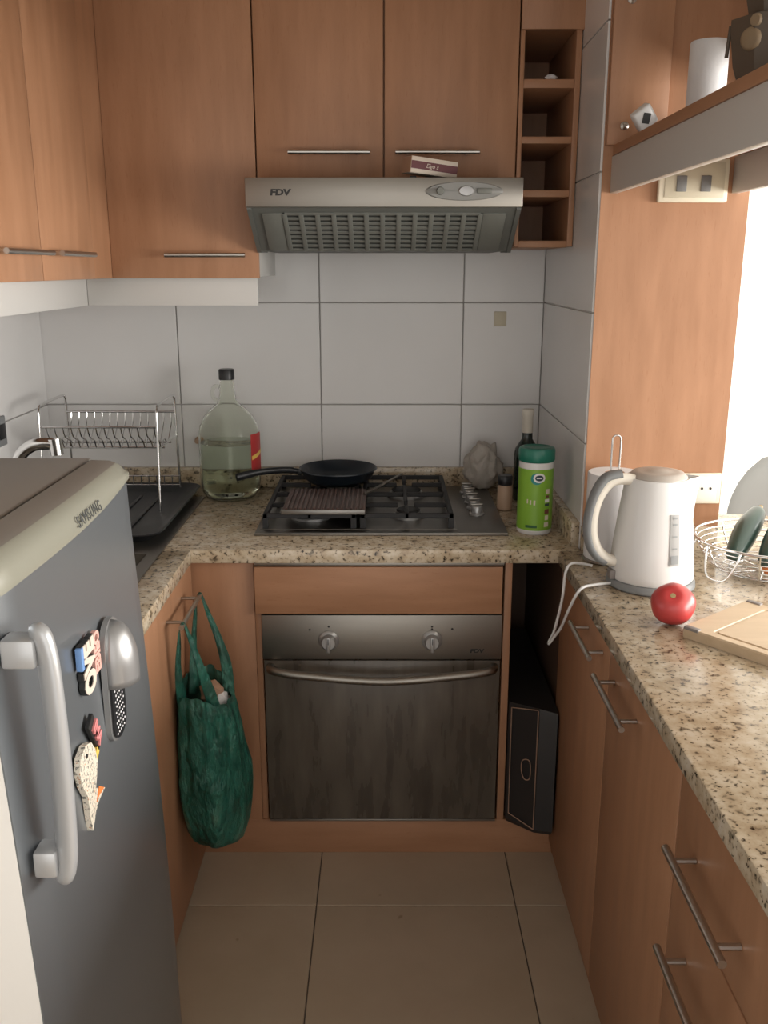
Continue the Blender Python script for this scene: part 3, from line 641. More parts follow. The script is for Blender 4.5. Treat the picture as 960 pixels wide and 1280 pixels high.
# ------------------------------------------------------------------ right corner of the back worktop
wx, wy = 0.386, 2.282
c = thing('wipes_canister', (wx, wy, CT), 'lime green cleaning wipes canister with teal lid at worktop corner', 'canister')
obj('tub', lathe(NB(), [(0, 0.0005), (0.041, 0.0005), (0.044, 0.004), (0.0445, 0.012), (0.0435, 0.16), (0.0435, 0.186), (0, 0.186)], (wx, wy, CT), 40), 'white_gloss', c, 40)
obj('lid', lathe(NB(), [(0.0445, 0.187), (0.046, 0.19), (0.046, 0.214), (0.043, 0.220), (0.034, 0.222), (0.032, 0.2205), (0, 0.2205)], (wx, wy, CT), 40), 'teal', c, 40)
def arc_patch(a0, a1, z0, z1, r0, r1, n=8, z0f=None, z1f=None):
    b = NB(); cols = []
    for k in range(n+1):
        t_ = k/n; a = math.radians(a0+(a1-a0)*t_); za, zb = (z0f(t_) if z0f else z0), (z1f(t_) if z1f else z1); col = []
        for q in range(5):
            z = za+(zb-za)*q/4; r = r0+(r1-r0)*z/0.19; col.append(b.verts.new((wx+r*math.cos(a), wy+r*math.sin(a), CT+z)))
        cols.append(col)
    for A, B in zip(cols, cols[1:]):
        for q in range(4): b.faces.new((A[q], B[q], B[q+1], A[q+1]))
    return b
R0, R1 = 0.0449, 0.0439
lb = obj('label', arc_patch(-200, 20, 0.013, 0.170, R0, R1, 36), 'lime', c, 60, label='lime green wrap label')
def ell(t_): return math.sqrt(max(0, 1-(2*t_-1)**2))
R0, R1 = 0.0452, 0.0442
obj('logo_swoosh', arc_patch(-116, -76, 0, 0, R0, R1, 14, lambda t_: 0.147-0.015*ell(t_), lambda t_: 0.147+0.015*ell(t_)), 'teal_print', lb, 60)
R0, R1 = 0.0454, 0.0444
obj('logo_ring', arc_patch(-108, -68, 0, 0, R0, R1, 14, lambda t_: 0.149-0.012*ell(t_), lambda t_: 0.149+0.012*ell(t_)), 'white_gloss', lb, 60)
R0, R1 = 0.0456, 0.0446
obj('logo_center', arc_patch(-102, -74, 0, 0, R0, R1, 14, lambda t_: 0.149-0.0075*ell(t_), lambda t_: 0.149+0.0075*ell(t_)), 'navy', lb, 60)
R0, R1 = 0.0458, 0.0448
obj('logo_bar', arc_patch(-97, -79, 0.1475, 0.1505, R0, R1, 4), 'white_gloss', lb, 60)
R0, R1 = 0.0453, 0.0443
obj('green_strip', arc_patch(-128, -90, 0.020, 0.027, R0, R1, 8), 'dark_green', lb, 60)
for k, (a0, a1, z0, z1, m) in enumerate(((-64, -48, 0.108, 0.120, 'card'), (-62, -50, 0.098, 0.104, 'brown_pr'), (-66, -48, 0.086, 0.094, 'white_gloss'), (-66, -48, 0.076, 0.083, 'navy'), (-66, -48, 0.056, 0.068, 'brown_pr'), (-64, -50, 0.040, 0.052, 'card'), (-66, -48, 0.022, 0.034, 'card'), (-126, -122, 0.083, 0.094, 'card'), (-116, -111, 0.081, 0.092, 'card'), (-104, -98, 0.080, 0.092, 'card'))):
    obj('print_patch', arc_patch(a0, a1, z0, z1, R0, R1, 3), m, lb, 60)
c = thing('wine_bottle', (0.413, 2.62, CT), 'dark glass bottle with cream neck sleeve behind the wipes canister', 'bottle')
obj('glass', lathe(NB(), [(0, 0.0005), (0.034, 0.0005), (0.036, 0.004), (0.036, 0.135), (0.033, 0.152), (0.022, 0.170), (0.0155, 0.18), (0.0145, 0.198), (0, 0.198)], (0.413, 2.62, CT), 32), 'green_glass', c, 40)
obj('neck_sleeve', lathe(NB(), [(0.0152, 0.1985), (0.0158, 0.2), (0.0150, 0.246), (0.0170, 0.249), (0.0170, 0.262), (0.0155, 0.266), (0, 0.266)], (0.413, 2.62, CT), 28), 'cream_white', c, 40)
c = thing('spice_jar', (0.338, 2.50, CT), 'small beige jar with dark lid behind the wipes canister', 'jar')
obj('jar_body', lathe(NB(), [(0, 0.0005), (0.018, 0.0005), (0.021, 0.004), (0.021, 0.062), (0.018, 0.072), (0, 0.072)], (0.338, 2.50, CT), 28), 'beige_jar', c, 40)
obj('lid', lathe(NB(), [(0.0195, 0.0725), (0.0205, 0.074), (0.0205, 0.096), (0.018, 0.10), (0, 0.10)], (0.338, 2.50, CT), 28), 'black', c, 40)
# crumpled clear bag
b = NB(); bmesh.ops.create_icosphere(b, subdivisions=4, radius=1.0)
from mathutils import noise as mn
for v in b.verts:
    p = v.co.copy(); nz_ = mn.noise(p*2.3)*0.28+mn.noise(p*5.5+Vector((3, 1, 2)))*0.14
    q = p*(1+nz_); z = q.z*0.058+0.056
    if p.z > 0.3: z += 0.02*mn.noise(p*3)+0.03*(p.z-0.3)
    v.co = Vector((0.300+q.x*0.056, 2.728+max(-0.042, min(0.042, q.y*0.040)), HZ+0.001+max(z, 0.0)))
tag(obj('plastic_bag', b, 'clear_bag', None, 80, at=(0.300, 2.728, HZ)), 'crumpled cloudy plastic bag in the corner behind the hob knobs', 'bag')
tag(obj('wall_sticker', box(NB(), 0.327, 0.364, WF-0.004, WF, 1.338, 1.381, 0.0015), 'sticker', None, 30, at=(0.345, WF, 1.338)), 'small yellowed square pad stuck on the tiles below the hood', 'sticker')

# ------------------------------------------------------------------ right base units
RF = 0.435
def right_unit(c, y0, y1):
    obj('carcass', box(NB(), RF+0.019, 0.90, y0, y1, 0.06, 0.812), 'wood', c, 0)
    obj('plinth', box(NB(), RF+0.012, RF+0.028, y0, y1, 0.0, 0.0595), 'wood_y', c, 0)
c = thing('base_cabinet', (0.65, 1.65, 0), 'beech base cabinet under the kettle with two plain doors', 'cabinet')
right_unit(c, 1.202, YP-0.006)
for y0, y1, h0, h1, hz in ((1.6425, 2.13, 1.664, 1.856, 0.768), (1.204, 1.6395, 1.407, 1.622, 0.752)):
    d = obj('door', box(NB(), RF, RF+0.0185, y0, y1, 0.045, 0.809, 0.0015), 'wood', c, 30)
    bar_handle(d, (RF, h0, hz), (RF, h1, hz), (-0.034, 0, 0))
c = thing('drawer_unit', (0.65, 0.9, 0), 'beech drawer unit below the bar top with stacked bar handles', 'cabinet')
right_unit(c, 0.55, 1.20)
for z0, z1, hz in ((0.632, 0.809, 0.707), (0.455, 0.628, 0.540), (0.25, 0.451, 0.36), (0.045, 0.246, 0.16)):
    d = obj('drawer', box(NB(), RF, RF+0.0185, 0.552, 1.198, z0, z1, 0.0015), 'wood', c, 30)
    bar_handle(d, (RF, 0.917, hz), (RF, 1.145, hz), (-0.034, 0, 0), 0.006)

# ------------------------------------------------------------------ timber panel, sockets, shelf
tag(obj('cladding_panel', box(NB(), XR-0.002, 0.805, YP-0.002, YP+0.0, CT-0.02, 2.41), 'wood', None, 0, at=(0.64, YP, 0.83)), 'tall beech cladding panel on the stub wall behind the kettle', 'panel')
tag(obj('upright_board', box(NB(), XR, 0.606, YP-0.022, YP-0.0025, 1.763, 2.41, 0.001), 'wood', None, 30, at=(0.54, YP-0.01, 1.763)), 'narrow beech upright above the shelf with brass fixings', 'panel')
pb = bpy.data.objects['upright_board']
for z in (1.80, 2.045): obj('fixing', lathe(NB(), [(0.009, 0), (0.009, -0.003), (0.004, -0.006), (0.004, -0.014), (0, -0.014)], (0.515, YP-0.022, z), 14, 'Y'), 'bar', pb, 40)
c = thing('hanging_shelf', (0.64, 1.2, 1.66), 'long beech shelf with white fascias hanging over the bar top', 'shelf')
obj('shelf_board', box(NB(), 0.494, 0.79, 0.2, YP-0.024, 1.7415, 1.7615, 0.001), 'wood_y', c, 30)
obj('fascia', box(NB(), 0.497, 0.514, 0.2, YP-0.003, 1.665, 1.741, 0.001), 'white', c, 30, label='white fascia board')
obj('fascia', box(NB(), 0.765, 0.782, 0.2, YP-0.003, 1.665, 1.741, 0.001), 'white', c, 30, label='white fascia board')
FP = YP-0.002
c = thing('light_switch', (0.67, FP, 1.655), 'ivory switch plate with two grey keys below the shelf', 'switch')
obj('frame', box(NB(), 0.600, 0.752, FP-0.016, FP, 1.645, 1.735, 0.004), 'ivory', c, 30)
obj('insert', box(NB(), 0.612, 0.742, FP-0.0185, FP-0.0162, 1.655, 1.727, 0.001), 'sticker', c, 30)
for x in (0.648, 0.701): obj('key', box(NB(), x-0.011, x+0.011, FP-0.022, FP-0.0187, 1.667, 1.70, 0.001), 'switch_grey', c, 30)
c = thing('wall_socket', (0.74, FP, 0.965), 'cream socket plate on the panel behind the kettle', 'socket')
obj('frame', box(NB(), 0.672, 0.801, FP-0.010, FP, 0.962, 1.036, 0.003), 'ivory', c, 30)
obj('insert', box(NB(), 0.684, 0.790, FP-0.0125, FP-0.0102, 0.968, 1.030, 0.001), 'cream_white', c, 30)
for x in (0.715, 0.735, 0.755, 0.775): obj('pin_hole', lathe(NB(), [(0, -0.0006), (0.003, -0.0006), (0.003, 0.0)], (x, FP-0.0126, 1.0), 12, 'Y'), 'ink', c, 0)
# shelf items
SZ = 1.762
c = thing('toilet_roll', (0.643, 1.99, SZ), 'white paper roll standing on the hanging shelf', 'paper roll')
b = NB(); lathe(b, [(0.018, 0.0005), (0.036, 0.0005), (0.0375, 0.003), (0.0375, 0.172), (0.036, 0.175), (0.018, 0.175), (0.018, 0.0005)], (0.643, 1.99, SZ), 36)
obj('paper', b, 'paper', c, 50)
obj('core', lathe(NB(), [(0.0165, 0.001), (0.0178, 0.001), (0.0178, 0.1745), (0.0165, 0.1745), (0.0165, 0.001)], (0.643, 1.99, SZ), 24), 'card_tan', c, 50)
c = thing('sensor_cube', (0.53, 2.02, SZ), 'small white gadget with black window at the shelf end', 'gadget')
RT = Matrix.Translation((0.530, 2.02, SZ+0.0405)) @ Matrix.Rotation(math.radians(52), 4, 'Y') @ Matrix.Rotation(math.radians(18), 4, 'Z')
obj('case', xform(box(NB(), -0.021, 0.021, -0.012, 0.012, -0.021, 0.021, 0.005, 3), RT), 'white_gloss', c, 40)
obj('window', xform(box(NB(), -0.008, 0.008, -0.0135, -0.0121, -0.010, 0.010, 0.0005, 1), RT @ Matrix.Rotation(math.radians(-45), 4, 'Y')), 'ink', c, 30)
obj('stand', box(NB(), 0.518, 0.556, 2.005, 2.035, SZ+0.0002, SZ+0.012, 0.002), 'maroon', c, 30)
c = thing('carved_ornament', (0.60, 1.56, SZ), 'dark brown ceramic ornament with ochre relief on the shelf', 'ornament')
oc = (0.60, 1.56, SZ)
obj('body', lathe(NB(), [(0, 0.0005), (0.040, 0.0005), (0.058, 0.045), (0.066, 0.095), (0.066, 0.112), (0.040, 0.118), (0.052, 0.165), (0.075, 0.235), (0.078, 0.25), (0.068, 0.25), (0.045, 0.17), (0, 0.16)], oc, 8), 'bronze', c, 25)
rel = obj('relief', xform(lathe(NB(), [(0, 0.006), (0.012, 0.006), (0.016, 0.003), (0.017, 0.0)], (0, 0, 0), 18), Matrix.Translation((0.553, 1.523, SZ+0.078)) @ Vector((-0.75, -0.62, -0.1)).to_track_quat('Z', 'Y').to_matrix().to_4x4()), 'bronze_lt', c, 40)
obj('relief', xform(lathe(NB(), [(0, 0.005), (0.008, 0.004), (0.010, 0.0)], (0, 0, 0), 12), Matrix.Translation((0.5555, 1.515, SZ+0.102)) @ Vector((-0.75, -0.62, -0.1)).to_track_quat('Z', 'Y').to_matrix().to_4x4()), 'bronze_lt', c, 40)
obj('side_rod', tube(NB(), [(0.536, 1.575, SZ+0.062), (0.538, 1.572, SZ+0.106)], 0.003, 8), 'bronze', c, 40)

# ------------------------------------------------------------------ things on the bar top
rx, ry = 0.526, 2.050; K0 = CT+0.0005
c = thing('paper_towel_holder', (rx, ry, CT), 'kitchen paper roll on an upright wire holder behind the kettle', 'paper roll')
obj('base', lathe(NB(), [(0, 0.0005), (0.062, 0.0005), (0.064, 0.003), (0.062, 0.006), (0, 0.006)], (rx, ry, CT), 32), 'steel', c, 40)
obj('paper', lathe(NB(), [(0.022, 0.0065), (0.059, 0.0065), (0.060, 0.009), (0.060, 0.204), (0.058, 0.2065), (0.022, 0.2065), (0.022, 0.0065)], (rx, ry, CT), 44), 'paper', c, 50)
obj('core', lathe(NB(), [(0.0195, 0.007), (0.0218, 0.007), (0.0218, 0.206), (0.0195, 0.206), (0.0195, 0.007)], (rx, ry, CT), 28), 'card_tan', c, 50)
obj('wire_loop', tube(NB(), [(rx-0.0095, ry, CT+0.006)]+[(rx-0.0095*math.cos(PI*k/8), ry, CT+0.282+0.0095*math.sin(PI*k/8)) for k in range(9)]+[(rx+0.0095, ry, CT+0.006)], 0.0022, 8), 'chrome', c, 50)
# kettle
kx, ky = 0.572, 1.875
c = thing('electric_kettle', (kx, ky, CT), 'white cordless electric kettle with grey handle grip on the bar top', 'kettle')
obj('power_base', lathe(NB(), [(0, 0.0005), (0.090, 0.0005), (0.093, 0.004), (0.092, 0.014), (0.088, 0.018), (0, 0.018)], (kx, ky, CT), 48), 'grey_lid', c, 40)
b = lathe(NB(), [(0, 0.0185), (0.086, 0.0185), (0.0885, 0.022), (0.088, 0.035), (0.083, 0.09), (0.0765, 0.15), (0.070, 0.20), (0.066, 0.232), (0.064, 0.236), (0.060, 0.236), (0.060, 0.228), (0, 0.228)], (kx, ky, CT), 64)
for v in b.verts:   # pull the spout out of the rim on the right side
    dx, dy, h = v.co.x-kx, v.co.y-ky, v.co.z-CT
    a = math.atan2(dy, dx); w = max(0, 1-abs(a)/0.42)
    if h > 0.16 and math.hypot(dx, dy) > 0.05: v.co.x += 0.026*w*min(1, (h-0.16)/0.07)
obj('body', b, 'white_gloss', c, 50)
obj('lid', lathe(NB(), [(0.0595, 0.2285), (0.0595, 0.238), (0.052, 0.2455), (0.040, 0.2475), (0.026, 0.2475), (0.022, 0.2495), (0, 0.250)], (kx, ky, CT), 40), 'taupe', c, 40)
hd = [(-0.052, 0.231), (-0.085, 0.233), (-0.108, 0.222), (-0.127, 0.19), (-0.135, 0.15), (-0.133, 0.11), (-0.120, 0.078), (-0.100, 0.060), (-0.082, 0.055)]
# handle leans towards the camera side
ha = math.radians(0)
def hpt(d_, h, off=0.0): return (kx+d_, ky-0.012, CT+h)
obj('handle', tube(NB(), smooth_path([hpt(x, z) for x, z in hd], 6), 0.0125, 12, flat=1.25), 'cream_white', c, 50)
obj('grip', tube(NB(), smooth_path([(kx+x-0.0095, ky-0.012, CT+z+zz) for x, z, zz in ((-0.070, 0.233, 0.010), (-0.100, 0.228, 0.008), (-0.118, 0.206, 0.004), (-0.130, 0.17, 0), (-0.134, 0.13, 0), (-0.127, 0.095, -0.003), (-0.110, 0.072, -0.006), (-0.092, 0.060, -0.006))], 5), 0.0105, 12, flat=1.55), 'grey_lid', c, 50)
# water window
b = NB()
def kb(a, h, dr=0.0): 
    rr = 0.0885-(0.0885-0.066)*((h-0.022)/0.21)+dr; return (kx+rr*math.cos(a), ky+rr*math.sin(a), CT+h)
def kpatch(a0, a1, h0, h1, dr):
    b = NB(); cols = [[b.verts.new(kb(math.radians(a0+(a1-a0)*k/4), h0+(h1-h0)*q/6, dr)) for q in range(7)] for k in range(5)]
    for A, B in zip(cols, cols[1:]):
        for q in range(6): b.faces.new((A[q], B[q], B[q+1], A[q+1]))
    return b
ww = obj('water_window', kpatch(-83, -68, 0.066, 0.172, 0.0035), 'gauge', c, 60, label='clear grey water gauge')
obj('gauge_float', kpatch(-81, -70, 0.070, 0.088, 0.0043), 'grey_lid', ww, 60)
for h in (0.10, 0.125, 0.150, 0.163): obj('gauge_mark', kpatch(-79, -72, h, h+0.0035, 0.0043), 'grey_lid', ww, 60)
obj('base_clip', box(NB(), kx-0.095, kx-0.082, ky-0.03, ky-0.004, CT+0.019, CT+0.038, 0.002), 'tag_grey', c, 30)
cord = smooth_path([(kx-0.086, ky-0.02, CT+0.008), (0.445, 1.845, CT+0.007), (0.413, 1.83, CT+0.002), (0.396, 1.85, 0.80), (0.392, 1.90, 0.74), (0.385, 1.945, 0.695), (0.379, 1.965, 0.672), (0.381, 1.972, 0.676), (0.388, 1.955, 0.71), (0.400, 1.945, 0.79), (0.408, 1.965, 0.842), (0.422, 1.985, CT+0.007), (0.445, 1.995, CT+0.006), (0.470, 1.978, CT+0.006)], 7)
obj('cord', tube(NB(), cord, 0.0032, 8), 'white_gloss', c, 50, label='white mains cord')
# tomato
tx, ty = 0.549, 1.645
c = thing('tomato', (tx, ty, CT), 'ripe red tomato beside the kettle', 'tomato')
b = NB(); bmesh.ops.create_uvsphere(b, u_segments=32, v_segments=20, radius=0.0415)
for v in b.verts:
    a = math.atan2(v.co.y, v.co.x); v.co.z *= 0.86; v.co.x *= 1+0.02*math.cos(5*a); v.co.y *= 1+0.02*math.cos(5*a)
    r = math.hypot(v.co.x, v.co.y)
    if v.co.z > 0.02 and r < 0.018: v.co.z -= 0.005*(1-r/0.018)
TR = Matrix.Translation((tx, ty, CT+0.0392)) @ Matrix.Rotation(math.radians(40), 4, 'X') @ Matrix.Rotation(math.radians(-14), 4, 'Y')
obj('fruit', xform(b, TR), 'tomato', c, 70)
obj('stem_scar', xform(lathe(NB(), [(0.006, 0.0285), (0.005, 0.0325), (0.0, 0.0325)], (0, 0, 0), 12), TR), 'stem', c, 50)
# cutting board
c = thing('cutting_board', (0.72, 1.60, CT), 'pale bamboo cutting board with juice groove and grey corner pads', 'cutting board')
u = Vector((0.110, -0.136, 0)).normalized(); w_ = Vector((-u.y, u.x, 0)); BO = Vector((0.5465, 1.578, CT+0.0006))
BMX = Matrix(((u.x, w_.x, 0, BO.x), (u.y, w_.y, 0, BO.y), (0, 0, 1, BO.z), (0, 0, 0, 1)))
BL, BW, BT = 0.34, 0.222, 0.020
def groove_ring(i, z): return [(i, i, z), (BL-i, i, z), (BL-i, BW-i, z), (i, BW-i, z)]
b = NB()
def ringv(x0, x1, y0, y1, z, r=0.008):
    out = []
    for cx, cy, a0 in ((x1-r, y1-r, 0), (x0+r, y1-r, 90), (x0+r, y0+r, 180), (x1-r, y0+r, 270)):
        for k in range(4): a = math.radians(a0+k*30); out.append(b.verts.new((cx+r*math.cos(a), cy+r*math.sin(a), z)))
    return out
RG = [ringv(0, BL, 0, BW, 0), ringv(0, BL, 0, BW, BT-0.003), ringv(0.002, BL-0.002, 0.002, BW-0.002, BT), ringv(0.050, BL-0.03, 0.018, BW-0.018, BT), ringv(0.0515, BL-0.0315, 0.0195, BW-0.0195, BT-0.0028), ringv(0.055, BL-0.035, 0.023, BW-0.023, BT-0.0028), ringv(0.0565, BL-0.0365, 0.0245, BW-0.0245, BT)]
n = len(RG[0])
for A, B in zip(RG, RG[1:]):
    for k in range(n): b.faces.new((A[k], A[(k+1) % n], B[(k+1) % n], B[k]))
b.faces.new(RG[0][::-1]); b.faces.new(RG[-1])
obj('board', xform(b, BMX), 'board', c, 25)
for y0 in (-0.001, BW-0.011): obj('corner_pad', xform(box(NB(), 0.004, 0.034, y0, y0+0.012, BT-0.004, BT+0.0025, 0.002), BMX), 'tag_grey', c, 30)
# fruit basket
bx_, by_ = 0.850, 1.955; BR = 0.155
c = thing('wire_basket', (bx_, by_, CT), 'chrome wire fruit basket with folding handles on the bar top', 'basket')
def circ(r, z, n=40, a0=0): return [(bx_+r*math.cos(2*PI*k/n), by_+r*math.sin(2*PI*k/n), z) for k in range(n)]
obj('rim', tube(NB(), circ(BR, CT+0.078), 0.0032, 8, True), 'chrome', c, 60)
for r, z in ((0.150, 0.066), (0.145, 0.055), (0.139, 0.044), (0.132, 0.033), (0.123, 0.022), (0.110, 0.012), (0.090, 0.006)):
    obj('hoop', tube(NB(), circ(r, CT+z), 0.0014, 6, True), 'chrome', c, 60)
obj('foot_ring', tube(NB(), circ(0.075, CT+0.0026, 32), 0.0024, 6, True), 'chrome', c, 60)
for k in range(8):
    a = 2*PI*(k+0.4)/8
    obj('spoke', tube(NB(), smooth_path([(bx_+r*math.cos(a), by_+r*math.sin(a), CT+z) for r, z in ((0.0, 0.005), (0.09, 0.007), (0.125, 0.022), (0.147, 0.055), (BR, 0.078))], 4), 0.0017, 6), 'chrome', c, 60)
for a in (170, 215):
    a = math.radians(a); ca, sa = math.cos(a), math.sin(a); tx_, ty_ = -sa, ca
    p = [(bx_+BR*ca+tx_*s*0.04+ca*o, by_+BR*sa+ty_*s*0.04+sa*o, CT+z) for s, o, z in ((-1, 0.003, 0.078), (-0.9, 0.012, 0.05), (-0.5, 0.024, 0.018), (0.5, 0.024, 0.018), (0.9, 0.012, 0.05), (1, 0.003, 0.078))]
    obj('handle', tube(NB(), smooth_path(p, 5), 0.0024, 8), 'chrome', c, 60)
def veg(p0, p1, r, label, k):
    p0, p1 = Vector(p0), Vector(p1); mid = (p0+p1)/2+Vector((0, 0, 0.006))
    path = smooth_path([p0, p0.lerp(mid, 0.5), mid, mid.lerp(p1, 0.5), p1], 4); n = len(path)
    rs = [max(0.003, r*min(1, math.sin(PI*min(1, (i+0.35)/(n-0.3)))**0.38)) for i in range(n)]
    o = thing('marrow', tuple((p0+p1)/2), label, 'vegetable', 'dark vegetables in the wire basket')
    obj('fruit', tube(NB(), path, rs, 18), 'veg', o, 70)
    d_ = (p1-p0).normalized(); obj('stalk', tube(NB(), [p1-d_*0.004, p1+d_*0.016], [0.006, 0.005], 8), 'stem', o, 50)
veg((0.748, 1.885, CT+0.052), (0.862, 2.045, CT+0.118), 0.027, 'dark green marrow lying nearer the socket side of the wire basket', 0)
veg((0.805, 1.855, CT+0.050), (0.925, 2.015, CT+0.118), 0.027, 'dark green marrow lying farther from the wall socket in the wire basket', 1)
bb = NB(); bmesh.ops.create_uvsphere(bb, u_segments=20, v_segments=14, radius=0.027); xform(bb, Matrix.Translation((0.855, 1.895, CT+0.0365))@Matrix.Translation((-0.05, 0.0, 0.0)) if False else Matrix.Translation((0.845, 1.895, CT+0.0345)))
tag(obj('small_orange', bb, 'orange', None, 70, at=(0.845, 1.895, CT+0.0075)), 'orange fruit low inside the wire basket', 'fruit')

# ------------------------------------------------------------------ fridge
FX, FY0, FY1 = -0.420, 0.918, 1.490
c = thing('refrigerator', (-0.72, 1.2, 0), 'silver refrigerator with cream top trim and bar handle', 'refrigerator')
obj('cabinet_body', box(NB(), -1.0, -0.482, FY0+0.004, FY1, 0.02, 1.2035, 0.004), 'fridge_body', c, 30)
for x in (-0.95, -0.53):
    for y in (0.96, 1.45): obj('foot', lathe(NB(), [(0, 0.0), (0.02, 0.0), (0.02, 0.0195), (0, 0.0195)], (x, y, 0), 16), 'black', c, 40)
def fx(y, z):   # gentle bow of the door skin
    t_ = (z-0.06)/1.1; return FX+0.030*math.cos(PI*0.5*min(1, max(0, t_)))+0.004*(1-((y-1.204)/0.286)**2)
b = NB(); ny, nzg = 16, 16; g = []
YA, YB_ = FY0, FY1+0.004
def ztop(y): return 1.158+0.017*((y-1.17)/0.30)**2 if y > 1.17 else 1.158+0.003*((y-1.17)/0.25)**2
for i in range(ny+1):
    y = YA+(YB_-YA)*i/ny; col = []
    for j in range(nzg+1):
        z = 0.06+(ztop(y)+0.012-0.06)*j/nzg; e = min(y-YA, YB_-y); x = fx(y, z)
        if e < 0.012: x -= 0.012*(1-math.sqrt(max(0, 1-(1-e/0.012)**2)))
        col.append(b.verts.new((x, y, z)))
    g.append(col)
for i in range(ny):
    for j in range(nzg): b.faces.new((g[i][j], g[i+1][j], g[i+1][j+1], g[i][j+1]))
# door sides and back
bk = [[b.verts.new((-0.476, y, z)) for z in (0.06, 1.165)] for y in (YA, YB_)]
b.faces.new([g[0][j] for j in range(nzg+1)]+[bk[0][1], bk[0][0]]); b.faces.new([g[ny][j] for j in range(nzg, -1, -1)]+[bk[1][0], bk[1][1]])
b.faces.new([g[i][0] for i in range(ny, -1, -1)]+[bk[0][0], bk[1][0]]); b.faces.new([g[i][nzg] for i in range(ny+1)]+[bk[1][1], bk[0][1]]); b.faces.new((bk[0][0], bk[0][1], bk[1][1], bk[1][0]))
dr = obj('door', b, 'fridge', c, 35, label='brushed silver door')
b = NB(); n = 12; A = [b.verts.new((fx(YA, 0.06+1.097*k/n)-0.0135, YA-0.0008, 0.06+1.097*k/n)) for k in range(n+1)]; B = [b.verts.new((-0.474, YA-0.0008, 0.06+1.097*k/n)) for k in range(n+1)]
for k in range(n): b.faces.new((A[k], A[k+1], B[k+1], B[k]))
obj('door_edge', b, 'door_edge', dr, 30, label='cream door edge')
obj('gasket', box(NB(), -0.4815, -0.4765, FY0+0.012, FY1-0.006, 0.07, 1.15), 'black', dr, 0)
# top cap
b = NB(); rows = []
for i in range(19):
    y = YA-0.003+(YB_-YA+0.006)*i/18; e = min(y-(YA-0.003), YB_+0.003-y); ro = 0.0
    if e < 0.03: ro = 0.018*(1-math.sqrt(max(0, 1-(1-e/0.03)**2)))
    z0 = ztop(y); f0 = fx(y, z0)+0.003-ro
    rows.append([b.verts.new(p) for p in ((-0.475, y, z0), (f0, y, z0), (f0+0.001, y, z0+0.010), (f0-0.004, y, 1.186), (f0-0.014, y, 1.198-ro*0.3), (f0-0.03, y, 1.2035-ro*0.4), (-0.475, y, 1.2045-ro*0.4))])
for A, B in zip(rows, rows[1:]):
    for k in range(7): b.faces.new((A[k], B[k], B[(k+1) % 7], A[(k+1) % 7]))
b.faces.new(rows[0]); b.faces.new(rows[-1][::-1])
topline = [[v.co.copy() for v in r_] for r_ in rows]
capo = obj('top_trim', b, 'cream', c, 45, label='aged cream trim on top of the door')
b = NB(); U = [[b.verts.new(v+Vector((0, 0, 0.0006))) for v in (r_[6], r_[5], r_[4].lerp(r_[5], 0.35))] for r_ in topline[1:-1]]
for A, B in zip(U, U[1:]):
    for k in range(2): b.faces.new((A[k], B[k], B[k+1], A[k+1]))
obj('top_shade_strip', b, 'fridge_body', capo, 60, label='grey brown strip painting the shade on the rounded top')  # shade on the rounded cap top, put in as a darker sheet
obj('hinge_cover', box(NB(), -0.56, -0.4765, 0.925, 1.005, 1.2038, 1.214, 0.004), 'fridge_body', c, 30)
yb = 1.240; 
obj('lettering', xform(text_bm('SAMSUNG', 0.0225, 0.0008, 0.88, 0, 0.0, 1.2), frame((fx(yb, 1.17)+0.0052, yb, 1.1745), (0, 1, 0), (-0.30, 0, 1))), 'grey_text', capo, 0, label='grey maker lettering')
# handle
b = NB(); hy = 0.944; hz0, hz1 = 0.806, 1.128
pts = [(-0.384, hy, hz0), (-0.376, hy, hz0+0.02), (-0.372, hy, hz0+0.06), (-0.370, hy, (hz0+hz1)/2), (-0.372, hy, hz1-0.06), (-0.376, hy, hz1-0.02), (-0.384, hy, hz1)]
P = smooth_path(pts, 5); n = len(P); rs = [0.011*min(1, 0.55+0.45*math.sin(PI*min(1, min(i, n-1-i)/4)/2)) for i in range(n)]
hb = obj('handle', tube(b, P, rs, 16, flat=1.75), 'handle_silver', c, 60, label='silver bar handle')
for z in (hz0+0.028, hz1-0.030): obj('handle_mount', box(NB(), fx(hy, z)-0.002, -0.381, hy-0.017, hy+0.015, z-0.017, z+0.017, 0.004), 'handle_silver', hb, 30)
obj('trim_line', tube(NB(), [(-0.3705, hy+0.0192, hz0+0.05), (-0.3685, hy+0.0195, (hz0+hz1)/2), (-0.3705, hy+0.0192, hz1-0.05)], 0.0016, 6), 'cream', hb, 40)

def door_frame(y, z, right, up, lift=0.0025):  # frame on the door skin, local z out of the door (+X)
    return frame((fx(y, z)+lift, y, z), right, up)
# bottle-opener style magnet with dome
oy, oz = 1.246, 0.922
c = thing('domed_magnet', (fx(oy, 0.82), oy, 0.815), 'silver arched magnet with half dome and white dotted pad on the fridge', 'magnet')
F = door_frame(oy, oz, (0, 1, 0), (0, 0, 1))
def stadium(wd, h, n=12, low=0.75):
    pts = []
    for k in range(n+1): a = PI*k/n; pts.append((wd*math.cos(a), h-wd+wd*math.sin(a)))
    for k in range(n+1): a = PI+PI*k/n; pts.append((wd*math.cos(a), -h+wd*low+wd*low*math.sin(a)))
    return pts
obj('plate', xform(prism(NB(), stadium(0.037, 0.095), 'Z', 0, 0.008), F), 'silver_plastic', c, 30)
pad = obj('dotted_pad', xform(prism(NB(), [(x, y-0.012) for x, y in stadium(0.031, 0.079)], 'Z', 0.0082, 0.0115), F), 'black', c, 30)
dm = mesh('dot', lathe(NB(), [(0, 0.0008), (0.0016, 0.0006), (0.0018, 0)], (0, 0, 0), 8), 40); dm.materials.append(M['dots'])
